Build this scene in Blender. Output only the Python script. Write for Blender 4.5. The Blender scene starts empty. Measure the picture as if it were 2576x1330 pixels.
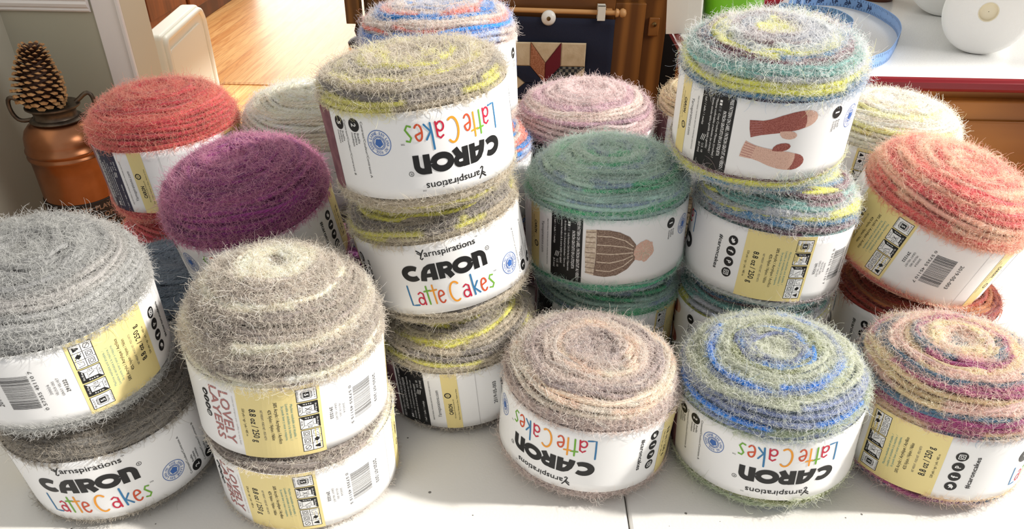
import bpy, math, random
import numpy as np
from mathutils import Vector, Matrix

C = bpy.context.scene.collection
SC = bpy.context.scene
PI = math.pi
# ------------------------------------------------------------------ camera
cam = bpy.data.cameras.new('camera')
cam_o = bpy.data.objects.new('camera', cam)
C.objects.link(cam_o)
cam.sensor_fit = 'HORIZONTAL'
cam.sensor_width = 36.0
cam.lens = 36.0 * 1900 / 2576
cam.shift_y = 185.0 / 2576
cam.clip_start = 0.02
# columns: right, up, back (world: x right, y forward, z up; z = 0 is the table top)
rt = Vector((0.999819, 0.011016, 0.015530))
up = Vector((-0.019041, 0.578468, 0.815483))
bk = Vector((0.0, -0.815631, 0.578573))
m = Matrix((rt, up, bk)).transposed().to_4x4()
m.translation = Vector((0, 0, 0.476))
cam_o.matrix_world = m
SC.camera = cam_o
# ------------------------------------------------------------------ world, light, exposure
SC.view_settings.view_transform = 'Standard'
SC.view_settings.look = 'None'
SC.view_settings.gamma = 1.0
SC.view_settings.use_curve_mapping = False
SC.view_settings.exposure = 0.27
w = bpy.data.worlds.new('room_light')
SC.world = w
w.use_nodes = True
w.node_tree.nodes['Background'].inputs[0].default_value = (1.0, 0.98, 0.96, 1)
w.node_tree.nodes['Background'].inputs[1].default_value = 0.46


def area(name, loc, target, sx, sy, power, col):
    l = bpy.data.lights.new(name, 'AREA')
    l.shape = 'RECTANGLE'
    l.size, l.size_y, l.energy, l.color = sx, sy, power, col
    o = bpy.data.objects.new(name, l)
    C.objects.link(o)
    o.location = loc
    o.rotation_euler = (Vector(target) - Vector(loc)).to_track_quat('-Z', 'Y').to_euler()
    return o


area('window_daylight_right', (2.0, 1.0, 1.15), (0.1, 0.62, 0.05), 1.5, 1.3, 34, (1.0, 0.97, 0.93))
area('window_daylight_kitchen', (-2.8, 9.0, 0.35), (-1.5, 5.0, -0.74), 2.6, 1.8, 80, (1.0, 0.95, 0.86))
area('kitchen_floor_fill', (-1.2, 4.6, 1.65), (-1.3, 4.7, -0.74), 1.2, 1.6, 48, (1.0, 0.93, 0.82))  # added fill light that brightens the kitchen floor, no real fixture
sl = bpy.data.lights.new('sun', 'SUN')
sl.energy = 3.9
sl.angle = math.radians(2.5)
sl.color = (1.0, 0.95, 0.88)
so = bpy.data.objects.new('sun', sl)
C.objects.link(so)
so.rotation_euler = Vector((-0.80, 0.0, -0.60)).to_track_quat('-Z', 'Y').to_euler()


# ------------------------------------------------------------------ helpers
def lin(c):
    c = np.asarray(c, float) / 255.0
    return np.where(c <= 0.04045, c / 12.92, ((c + 0.055) / 1.055) ** 2.4)


def mat(name, rgb, rough=0.6, metal=0.0, spec=0.4, noise=None, bump=None, trans=0.0):
    """Principled material; noise=(scale, rgb2, lo, hi), bump=(scale, strength)."""
    mt = bpy.data.materials.new(name)
    mt.use_nodes = True
    nt = mt.node_tree
    b = nt.nodes['Principled BSDF']
    b.inputs['Base Color'].default_value = (*lin(rgb), 1)
    b.inputs['Roughness'].default_value = rough
    b.inputs['Metallic'].default_value = metal
    b.inputs['Specular IOR Level'].default_value = spec
    if noise or bump:
        tc = nt.nodes.new('ShaderNodeTexCoord')
    if noise:
        n = nt.nodes.new('ShaderNodeTexNoise')
        n.inputs['Scale'].default_value = noise[0]
        n.inputs['Detail'].default_value = 4
        r = nt.nodes.new('ShaderNodeValToRGB')
        r.color_ramp.elements[0].position = noise[2]
        r.color_ramp.elements[0].color = (*lin(rgb), 1)
        r.color_ramp.elements[1].position = noise[3]
        r.color_ramp.elements[1].color = (*lin(noise[1]), 1)
        nt.links.new(tc.outputs['Object'], n.inputs['Vector'])
        nt.links.new(n.outputs['Fac'], r.inputs['Fac'])
        nt.links.new(r.outputs['Color'], b.inputs['Base Color'])
    if bump:
        n2 = nt.nodes.new('ShaderNodeTexNoise')
        n2.inputs['Scale'].default_value = bump[0]
        n2.inputs['Detail'].default_value = 3
        bp = nt.nodes.new('ShaderNodeBump')
        bp.inputs['Strength'].default_value = bump[1]
        bp.inputs['Distance'].default_value = 0.002
        nt.links.new(tc.outputs['Object'], n2.inputs['Vector'])
        nt.links.new(n2.outputs['Fac'], bp.inputs['Height'])
        nt.links.new(bp.outputs['Normal'], b.inputs['Normal'])
    return mt


def wood(name, c1, c2, scale=(1, 1, 1), rough=0.4, ring=6.0, dist=4.0, spec=0.4):
    mt = bpy.data.materials.new(name)
    mt.use_nodes = True
    nt = mt.node_tree
    b = nt.nodes['Principled BSDF']
    b.inputs['Roughness'].default_value = rough
    b.inputs['Specular IOR Level'].default_value = spec
    tc = nt.nodes.new('ShaderNodeTexCoord')
    mp = nt.nodes.new('ShaderNodeMapping')
    mp.inputs['Scale'].default_value = scale
    wv = nt.nodes.new('ShaderNodeTexWave')
    wv.inputs['Scale'].default_value = ring
    wv.inputs['Distortion'].default_value = dist
    wv.inputs['Detail'].default_value = 3
    nz = nt.nodes.new('ShaderNodeTexNoise')
    nz.inputs['Scale'].default_value = 30
    mx = nt.nodes.new('ShaderNodeMath')
    mx.operation = 'MULTIPLY'
    r = nt.nodes.new('ShaderNodeValToRGB')
    r.color_ramp.elements[0].position = 0.1
    r.color_ramp.elements[0].color = (*lin(c2), 1)
    r.color_ramp.elements[1].position = 0.55
    r.color_ramp.elements[1].color = (*lin(c1), 1)
    L = nt.links.new
    L(tc.outputs['Object'], mp.inputs['Vector'])
    L(mp.outputs['Vector'], wv.inputs['Vector'])
    L(mp.outputs['Vector'], nz.inputs['Vector'])
    L(wv.outputs['Fac'], mx.inputs[0])
    L(nz.outputs['Fac'], mx.inputs[1])
    L(mx.outputs[0], r.inputs['Fac'])
    L(r.outputs['Color'], b.inputs['Base Color'])
    return mt


class MB:
    """Collects shapes, links them as one mesh object."""

    def __init__(s):
        s.v, s.f, s.mi, s.mats = [], [], [], []
        s.n = 0

    def mid(s, m):
        if m not in s.mats:
            s.mats.append(m)
        return s.mats.index(m)

    def add(s, verts, faces, m):
        k = s.mid(m)
        s.v.extend([tuple(map(float, p)) for p in verts])
        s.f.extend([tuple(int(i) + s.n for i in f) for f in faces])
        s.mi.extend([k] * len(faces))
        s.n += len(verts)

    def box(s, lo, hi, m, rot=None, org=None):
        x0, y0, z0 = lo
        x1, y1, z1 = hi
        v = [(x0, y0, z0), (x1, y0, z0), (x1, y1, z0), (x0, y1, z0), (x0, y0, z1), (x1, y0, z1), (x1, y1, z1), (x0, y1, z1)]
        s.add(v, [(0, 3, 2, 1), (4, 5, 6, 7), (0, 1, 5, 4), (1, 2, 6, 5), (2, 3, 7, 6), (3, 0, 4, 7)], m)

    def lathe(s, prof, m, n=48, cx=0, cy=0, close=False):
        v, f = [], []
        for r, z in prof:
            for i in range(n):
                a = 2 * PI * i / n
                v.append((cx + r * math.cos(a), cy + r * math.sin(a), z))
        for j in range(len(prof) - 1):
            for i in range(n):
                k = (i + 1) % n
                f.append((j * n + i, j * n + k, (j + 1) * n + k, (j + 1) * n + i))
        if close:
            f.append(tuple(range(n))[::-1])
            f.append(tuple((len(prof) - 1) * n + i for i in range(n)))
        s.add(v, f, m)

    def tube(s, pts, rad, m, n=10, closed=False, caps=True):
        pts = [Vector(p) for p in pts]
        N = len(pts)
        rads = rad if hasattr(rad, '__len__') else [rad] * N
        v, f = [], []
        prev = None
        for i in range(N):
            if closed:
                t = pts[(i + 1) % N] - pts[i - 1]
            else:
                t = pts[min(i + 1, N - 1)] - pts[max(i - 1, 0)]
            t.normalize()
            if prev is None:
                a = Vector((0, 0, 1)) if abs(t.z) < 0.9 else Vector((1, 0, 0))
            else:
                a = prev
            nn = (a - t * a.dot(t)).normalized()
            prev = nn
            bb = t.cross(nn)
            for k in range(n):
                an = 2 * PI * k / n
                v.append(pts[i] + (nn * math.cos(an) + bb * math.sin(an)) * rads[i])
        M = N if closed else N - 1
        for i in range(M):
            j = (i + 1) % N
            for k in range(n):
                l = (k + 1) % n
                f.append((i * n + k, i * n + l, j * n + l, j * n + k))
        if caps and not closed:
            f.append(tuple(range(n))[::-1])
            f.append(tuple((N - 1) * n + k for k in range(n)))
        s.add(v, f, m)

    def prism(s, poly, y0, y1, m, axes='xz'):
        """poly in the xz plane (or given axes), extruded along the remaining one."""
        n = len(poly)

        def P(a, b, c):
            return {'xz': (a, c, b), 'xy': (a, b, c), 'yz': (c, a, b)}[axes]
        v = [P(a, b, y0) for a, b in poly] + [P(a, b, y1) for a, b in poly]
        f = [tuple(range(n)), tuple(range(2 * n - 1, n - 1, -1))]
        for i in range(n):
            j = (i + 1) % n
            f.append((i, i + n, j + n, j))
        s.add(v, f, m)

    def build(s, name, parent=None, smooth=False, bevel=0.0, seg=2):
        me = bpy.data.meshes.new(name)
        me.from_pydata(s.v, [], s.f)
        for mm in s.mats:
            me.materials.append(mm)
        me.polygons.foreach_set('material_index', s.mi)
        if smooth:
            me.polygons.foreach_set('use_smooth', [True] * len(s.f))
        me.update()
        import bmesh
        if not smooth or bevel:
            bm = bmesh.new()
            bm.from_mesh(me)
            bmesh.ops.recalc_face_normals(bm, faces=bm.faces)
            bm.to_mesh(me)
            bm.free()
        o = bpy.data.objects.new(name, me)
        C.objects.link(o)
        if parent:
            o.parent = parent
        if bevel:
            bv = o.modifiers.new('bevel', 'BEVEL')
            bv.width = bevel
            bv.segments = seg
            bv.limit_method = 'ANGLE'
        if smooth:
            es = o.modifiers.new('split', 'EDGE_SPLIT')
            es.split_angle = math.radians(50)
        return o


def tag(o, label=None, cat=None, group=None, kind=None):
    if label:
        o['label'] = label
    if cat:
        o['category'] = cat
    if group:
        o['group'] = group
    if kind:
        o['kind'] = kind
    return o


def empty(name, loc=(0, 0, 0), rot=None):
    o = bpy.data.objects.new(name, None)
    o.empty_display_size = 0.02
    C.objects.link(o)
    o.location = loc
    if rot is not None:
        o.rotation_euler = rot
    return o


# ------------------------------------------------------------------ materials
M_table = mat('folding_table_plastic', (230, 228, 223), 0.42, spec=0.35, bump=(450, 0.12))
_nt = M_table.node_tree
_vo = _nt.nodes.new('ShaderNodeTexVoronoi')
_vo.inputs['Scale'].default_value = 75
_sp = _nt.nodes.new('ShaderNodeSeparateColor')
_rs = _nt.nodes.new('ShaderNodeMath')
_rs.operation = 'MULTIPLY_ADD'          # speck radius differs from cell to cell, most cells have none
_rs.inputs[1].default_value = 0.28
_rs.inputs[2].default_value = -0.17
_lt = _nt.nodes.new('ShaderNodeMath')
_lt.operation = 'LESS_THAN'
_mx = _nt.nodes.new('ShaderNodeMixRGB')
_mx.inputs[1].default_value = (*lin((230, 228, 223)), 1)
_mx.inputs[2].default_value = (*lin((120, 117, 112)), 1)
_tc = _nt.nodes.new('ShaderNodeTexCoord')
_nt.links.new(_tc.outputs['Object'], _vo.inputs['Vector'])
_nt.links.new(_vo.outputs['Color'], _sp.inputs[0])
_nt.links.new(_sp.outputs[0], _rs.inputs[0])
_nt.links.new(_vo.outputs['Distance'], _lt.inputs[0])
_nt.links.new(_rs.outputs[0], _lt.inputs[1])
_nt.links.new(_lt.outputs[0], _mx.inputs[0])
_nt.links.new(_mx.outputs[0], _nt.nodes['Principled BSDF'].inputs['Base Color'])
M_tableedge = mat('table_edge', (215, 213, 208), 0.5)
M_seam = mat('seam_grey', (120, 118, 114), 0.8)  # grey of the strip set in the hinge seam
M_paper = mat('label_paper', (240, 240, 240), 0.45, spec=0.35)
M_paperin = mat('label_paper_inside', (225, 222, 215), 0.7)
M_black = mat('print_black', (18, 18, 20), 0.5)
M_navy = mat('print_navy', (24, 32, 62), 0.45)
M_grey = mat('print_grey', (95, 95, 98), 0.5)
M_lgrey = mat('print_light_grey', (170, 168, 168), 0.5)
M_yel = mat('print_yellow', (234, 216, 150), 0.45)
M_white = mat('print_white', (238, 238, 238), 0.5)
M_teal = mat('print_teal', (88, 150, 148), 0.5)
M_blue = mat('print_blue', (62, 106, 178), 0.5)
M_rose = mat('print_rose', (172, 112, 110), 0.5)
M_lb = mat('letter_blue', (48, 118, 168), 0.5)
M_lc = mat('letter_crimson', (196, 28, 62), 0.5)
M_lg = mat('letter_green', (112, 172, 52), 0.5)
M_lo = mat('letter_orange', (240, 158, 40), 0.5)
M_lr = mat('letter_red_orange', (208, 82, 44), 0.5)
M_mitdark = mat('print_knit_rust', (140, 74, 66), 0.8, noise=(1500, (172, 106, 96), 0.42, 0.6))
M_mitlight = mat('print_knit_peach', (222, 184, 166), 0.8, noise=(1500, (192, 146, 130), 0.5, 0.7))
M_hatbrown = mat('print_knit_brown', (118, 96, 84), 0.8, noise=(900, (158, 136, 120), 0.4, 0.65))
M_hattan = mat('print_knit_tan', (196, 178, 156), 0.8, noise=(420, (222, 206, 188), 0.4, 0.6))
M_mauvep = mat('print_photo_mauve', (112, 72, 82), 0.6, noise=(60, (150, 108, 112), 0.4, 0.7))
M_shade = mat('print_soft_grey', (230, 228, 226), 0.5)

# ------------------------------------------------------------------ printed paper labels
_txt = {}


def text_geo(s, bold):
    k = (s, bold)
    if k not in _txt:
        cu = bpy.data.curves.new('t', 'FONT')
        cu.body = s
        cu.resolution_u = 2
        cu.offset = bold
        cu.fill_mode = 'FRONT'
        o = bpy.data.objects.new('t', cu)
        C.objects.link(o)
        bpy.context.view_layer.update()
        me = o.to_mesh()
        v = np.array([p.co[:2] for p in me.vertices]) if len(me.vertices) else np.zeros((0, 2))
        f = [tuple(p.vertices) for p in me.polygons]
        o.to_mesh_clear()
        bpy.data.objects.remove(o)
        bpy.data.curves.remove(cu)
        if len(v):
            v[:, 0] -= v[:, 0].min()
        _txt[k] = (v, f)
    return _txt[k]


def arc(cx, cy, rx, ry, a0, a1, n=14):
    return [(cx + rx * math.cos(math.radians(a0 + (a1 - a0) * i / n)), cy + ry * math.sin(math.radians(a0 + (a1 - a0) * i / n))) for i in range(n + 1)]


class Print:
    """2-D print in centimetres: p runs right and q up when the front reads upright."""

    def __init__(s):
        s.V, s.F, s.K, s.Z, s.n = [], [], [], [], 0
        s.dp = 0.0

    def add(s, v, f, m, z):
        v = np.asarray(v, float) + np.array([s.dp, 0.0])
        ext = max((v[list(q), 0].max() - v[list(q), 0].min() for q in f), default=0)
        if ext > 0.5 and all(len(q) <= 4 for q in f):     # cut wide faces into narrow strips so that they follow the curve
            nv, nf = [], []
            for q in f:
                pl = [tuple(v[i]) for i in q]
                lo, hi = min(p[0] for p in pl), max(p[0] for p in pl)
                k = max(1, int(math.ceil((hi - lo) / 0.3)))
                for j in range(k):
                    c = pl
                    for lim, sg in ((lo + (hi - lo) * j / k, 1), (lo + (hi - lo) * (j + 1) / k, -1)):
                        o = []
                        for a, b in zip(c, c[1:] + c[:1]):
                            da, db = (a[0] - lim) * sg, (b[0] - lim) * sg
                            if da >= -1e-9:
                                o.append(a)
                            if (da > 1e-9 and db < -1e-9) or (da < -1e-9 and db > 1e-9):
                                t = da / (da - db)
                                o.append((a[0] + (b[0] - a[0]) * t, a[1] + (b[1] - a[1]) * t))
                        c = o
                        if len(c) < 3:
                            break
                    if len(c) >= 3:
                        nf.append(tuple(range(len(nv), len(nv) + len(c))))
                        nv += c
            v, f = np.array(nv), nf
        s.V.append(v)
        s.Z.append(np.full(len(v), z))
        s.F.extend([tuple(i + s.n for i in q) for q in f])
        s.K.extend([m] * len(f))
        s.n += len(v)

    def rect(s, p0, p1, q0, q1, m, z=1):
        n = max(1, int(math.ceil((p1 - p0) / 0.35)))
        ps = np.linspace(p0, p1, n + 1)
        v = [(p, q0) for p in ps] + [(p, q1) for p in ps]
        s.add(v, [(i, i + 1, n + 2 + i, n + 1 + i) for i in range(n)], m, z)

    def ribbon(s, pts, wd, m, z=2, cap=True):
        P = np.array(pts, float)
        d = np.gradient(P, axis=0)
        d /= np.linalg.norm(d, axis=1)[:, None] + 1e-9
        nn = np.stack([-d[:, 1], d[:, 0]], 1)
        wds = np.asarray(wd, float) * np.ones(len(P)) / 2
        v = np.concatenate([P + nn * wds[:, None], P - nn * wds[:, None]])
        k = len(P)
        s.add(v, [(i, i + k, i + 1 + k, i + 1) for i in range(k - 1)], m, z)
        if cap:
            for e in (0, -1):
                s.disc(P[e][0], P[e][1], wds[e] * 0.98, m, z + 0.1, 10)

    def line(s, p0, q0, p1, q1, wd, m, z=2):
        n = max(2, int(math.hypot(p1 - p0, q1 - q0) / 0.3) + 1)
        t = np.linspace(0, 1, n)
        s.ribbon(np.stack([p0 + (p1 - p0) * t, q0 + (q1 - q0) * t], 1), wd, m, z, False)

    def disc(s, p, q, r, m, z=2, n=20):
        s.add([(p, q)] + [(p + r * math.cos(2 * PI * i / n), q + r * math.sin(2 * PI * i / n)) for i in range(n)],
              [(0, 1 + i, 1 + (i + 1) % n) for i in range(n)], m, z)

    def ring(s, p, q, r, wd, m, z=2, n=28):
        s.ribbon(arc(p, q, r, r, 0, 360, n), wd, m, z, False)

    def poly(s, pts, m, z=2):
        """star-shaped outline filled from its centre in rings"""
        P = np.array(pts, float)
        c = P.mean(0)
        k = len(P)
        v = [c] + [c + (q - c) * t for t in (0.34, 0.67, 1.0) for q in P]
        f = [(0, 1 + i, 1 + (i + 1) % k) for i in range(k)]
        for j in range(2):
            f += [(1 + j * k + i, 1 + (j + 1) * k + i, 1 + (j + 1) * k + (i + 1) % k, 1 + j * k + (i + 1) % k) for i in range(k)]
        s.add(v, f, m, z)

    def text(s, t, p, q, cap, length=None, rot=0, m=M_black, bold=0.0, z=3, align='l'):
        v, f = text_geo(t, bold)
        if not len(v):
            return
        sy = cap / 0.72
        wd = v[:, 0].max()
        sx = sy if length is None else length / wd
        x, y = v[:, 0] * sx, v[:, 1] * sy
        if align == 'c':
            x = x - wd * sx / 2
        a = math.radians(rot)
        s.add(np.stack([p + x * math.cos(a) - y * math.sin(a), q + x * math.sin(a) + y * math.cos(a)], 1), f, m, z)

    def col(s, t, pc, q0, q1, cap, m=M_black, bold=0.0, z=3):
        """text that runs up the label, column centre pc"""
        s.text(t, pc + cap / 2, q0, cap, q1 - q0, 90, m, bold, z)


def logo_front(P):
    # maker's line
    P.text('arnspirations', 8.55, 2.12, 0.55, 4.35, m=M_black, bold=0.008)
    P.ribbon([(8.0, 2.72), (8.2, 2.55), (8.33, 2.42)], 0.11, M_black)
    P.ribbon([(8.02, 2.5), (8.2, 2.36), (8.3, 2.28)], 0.08, M_black)
    P.ribbon([(8.58, 2.74), (8.42, 2.5), (8.28, 2.2), (8.2, 1.98), (8.3, 1.9), (8.42, 2.0)], 0.1, M_black)
    P.text('TM', 12.95, 2.6, 0.12, 0.25)
    W = 0.5
    # C
    P.ribbon(arc(7.13, 0.7, 0.68, 0.5, 50, 310, 22), [0.42 + 0.12 * math.sin(PI * i / 22) for i in range(23)], M_black, cap=False)
    # A
    P.ribbon([(8.0, -0.05), (8.05, 0.3), (8.17, 0.72), (8.38, 1.04), (8.66, 1.2), (9.0, 1.22)], [0.5, 0.5, 0.48, 0.44, 0.42, 0.42], M_black, cap=False)
    P.line(8.97, -0.05, 8.97, 1.43, W, M_black, 2.05)
    P.line(8.2, 0.42, 8.95, 0.42, 0.34, M_black, 2.1)
    # R
    P.line(9.58, -0.05, 9.58, 1.43, W, M_black, 2.05)
    P.ribbon([(9.6, 1.21), (10.05, 1.21)] + arc(10.07, 0.91, 0.32, 0.3, 85, -90, 10) + [(9.7, 0.59)], 0.4, M_black, cap=False)
    P.ribbon([(10.0, 0.62), (10.22, 0.32), (10.42, -0.05)], 0.5, M_black, 2.1, cap=False)
    # O
    P.ribbon(arc(11.45, 0.69, 0.66, 0.5, 0, 360, 30), 0.48, M_black, cap=False)
    # n
    P.line(12.58, -0.05, 12.58, 1.43, W, M_black, 2.05)
    P.ribbon([(12.5, 1.2), (12.85, 1.2)] + arc(12.88, 0.75, 0.47, 0.45, 88, 0, 8) + [(13.35, 0.4), (13.35, -0.05)], 0.46, M_black, cap=False)
    P.ring(13.85, 1.3, 0.17, 0.035, M_black)
    P.text('R', 13.79, 1.22, 0.17, 0.13)
    # product line, thin hand-drawn capitals in colours
    t = 0.14
    P.ribbon([(6.3, -0.45), (6.32, -1.2), (6.38, -2.3), (6.7, -2.3), (7.0, -2.28)], t, M_lb)

    def a_(x, m):
        P.ribbon([(x - 0.22, -1.22), (x - 0.02, -1.06), (x + 0.2, -1.22), (x + 0.22, -1.7), (x + 0.26, -2.25)], t, m)
        P.ribbon(arc(x - 0.05, -1.9, 0.25, 0.33, 40, 330, 14), t * 0.95, m, 2.2)

    def e_(x, m):
        P.ribbon([(x - 0.22, -1.66), (x + 0.22, -1.5)] + arc(x, -1.55, 0.24, 0.46, 10, 175, 9) + arc(x + 0.02, -1.7, 0.27, 0.55, 180, 320, 8), t, m)

    def t_(x, m, top):
        P.ribbon([(x, top), (x + 0.02, -1.4), (x + 0.06, -2.25)], t, m)
        P.ribbon([(x - 0.24, -1.02), (x + 0.3, -0.96)], t, m, 2.2)
    a_(7.36, M_lc)
    t_(7.95, M_lg, -0.55)
    t_(8.5, M_lo, -0.5)
    e_(9.12, M_lr)
    P.ribbon(arc(10.35, -1.45, 0.46, 0.9, 50, 300, 20), t * 1.15, M_lo)
    a_(11.3, M_lc)
    P.ribbon([(11.85, -0.35), (11.88, -1.3), (11.95, -2.25)], t * 1.05, M_lb)
    P.ribbon([(12.32, -1.1), (11.98, -1.65), (12.4, -2.2)], t, M_lb, 2.2)
    e_(12.85, M_lr)
    P.ribbon([(13.78, -1.15), (13.55, -1.08), (13.42, -1.35), (13.6, -1.65), (13.78, -1.95), (13.6, -2.24), (13.36, -2.15)], t, M_lg)
    P.text('TM', 13.95, -1.0, 0.13, 0.28)


def badge(P, p, q):
    P.ring(p, q, 0.92, 0.05, M_blue)
    P.ring(p, q, 0.5, 0.04, M_blue)
    P.ring(p, q, 0.42, 0.05, M_blue, n=10)
    for i in range(5):
        a = 2 * PI * i / 5 + 0.3
        P.disc(p + 0.16 * math.cos(a), q + 0.16 * math.sin(a), 0.16, M_blue, 2 + 0.02 * i, 10)
    s = 'NO WOOL-SANS LAINE-SIN LANA-'
    for i, ch in enumerate(s):
        if ch == ' ':
            continue
        a = 140 - 360 * i / len(s)
        P.text(ch, p + 0.6 * math.cos(math.radians(a)), q + 0.6 * math.sin(math.radians(a)), 0.22, 0.05 if ch in '-I' else 0.125, a - 90, M_blue, 0.01, align='c')


def number_disc(P, n, p, q, words, cap_p, q_txt):
    P.disc(p, q, 0.5, M_black, 2)
    P.text(n, p + 0.22, q, 0.44, 0.13 if n == '1' else 0.26, 90, M_white, 0.02, 3, 'c')
    for i, wd in enumerate(words):
        P.text(wd, cap_p + 0.28 * i, q_txt, 0.2, 0.13 * len(wd) + 0.1, 90, M_black)


def garment_hat(P):
    P.poly([(-22.4, -2.2), (-23.3, -2.3), (-23.35, 0), (-23.2, 2.25), (-22.5, 2.1), (-22.35, 0)], M_hattan, 2)
    P.poly([(-23.3, -2.3), (-24.4, -2.3), (-25.3, -2.1), (-26.2, -1.6), (-26.8, -0.8), (-26.95, 0), (-26.8, 0.8), (-26.2, 1.6), (-25.2, 2.2), (-24.2, 2.35), (-23.2, 2.25), (-23.3, 1.0), (-23.35, 0), (-23.35, -1.1)], M_hatbrown, 2.2)
    for k in range(5):
        q = -1.7 + 0.85 * k
        P.ribbon([(-23.4, q), (-24.6, q * 1.02 + 0.05), (-25.8, q * 0.75), (-26.6, q * 0.35)], 0.1, M_hattan, 2.6, False)
    for k in range(9):
        P.line(-22.42, -2.0 + 0.5 * k, -23.25, -2.05 + 0.51 * k, 0.07, M_hatbrown, 2.6)
    rr = random.Random(4)
    P.poly([(-27.6 + (0.98 + rr.uniform(-0.12, 0.14)) * math.cos(2 * PI * i / 26), 0.0 + (1.02 + rr.uniform(-0.12, 0.14)) * math.sin(2 * PI * i / 26)) for i in range(26)], M_mitlight, 3)
    for k in range(16):
        a = rr.uniform(0, 6.28)
        P.line(-27.6 + 0.15 * math.cos(a), 0.15 * math.sin(a), -27.6 + 0.9 * math.cos(a + 0.3), 0.9 * math.sin(a + 0.3), 0.06, M_hattan, 3.3)


def garment_mittens(P):
    def mit(cp, cq, ang, A, B, flip):
        ca, sa = math.cos(ang), math.sin(ang)

        def T(L):
            return [(cp + x * ca - y * flip * sa, cq + x * sa + y * flip * ca) for x, y in L]
        P.poly(T([(0, -0.72), (-0.5, -0.66), (-1.0, -0.58), (-1.6, -0.62), (-2.4, -0.78), (-3.2, -0.86), (-3.8, -0.85), (-4.2, -0.78), (-4.35, -0.3), (-4.3, 0.2), (-4.2, 0.62), (-3.6, 0.68), (-3, 0.66), (-2.2, 0.62), (-1.5, 0.58), (-0.8, 0.58), (-0.3, 0.64), (0, 0.7), (0.05, 0)]), A, 2)
        P.poly(T([(-4.05, -0.8), (-4.4, -0.76), (-4.75, -0.62), (-5.02, -0.38), (-5.15, -0.08), (-5.1, 0.2), (-4.9, 0.43), (-4.6, 0.58), (-4.1, 0.65), (-4.25, 0.2), (-4.25, -0.3)]), B, 2.3)
        P.poly(T([(-2.2, 0.5), (-2.2, 0.8), (-2.35, 1.06), (-2.65, 1.25), (-3.0, 1.35), (-3.3, 1.33), (-3.48, 1.18), (-3.46, 1.0), (-3.3, 0.8), (-3.0, 0.64), (-2.6, 0.55)]), B, 2.4)
        for k in range(6):
            P.ribbon(T([(0, -0.55 + 0.22 * k), (-0.5, -0.52 + 0.21 * k), (-0.9, -0.5 + 0.2 * k)]), 0.045, M_rose, 2.6, False)
    mit(-23.5, -0.95, 0.22, M_mitdark, M_mitlight, 1)
    mit(-23.2, 0.75, -0.2, M_mitlight, M_mitdark, -1)


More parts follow.
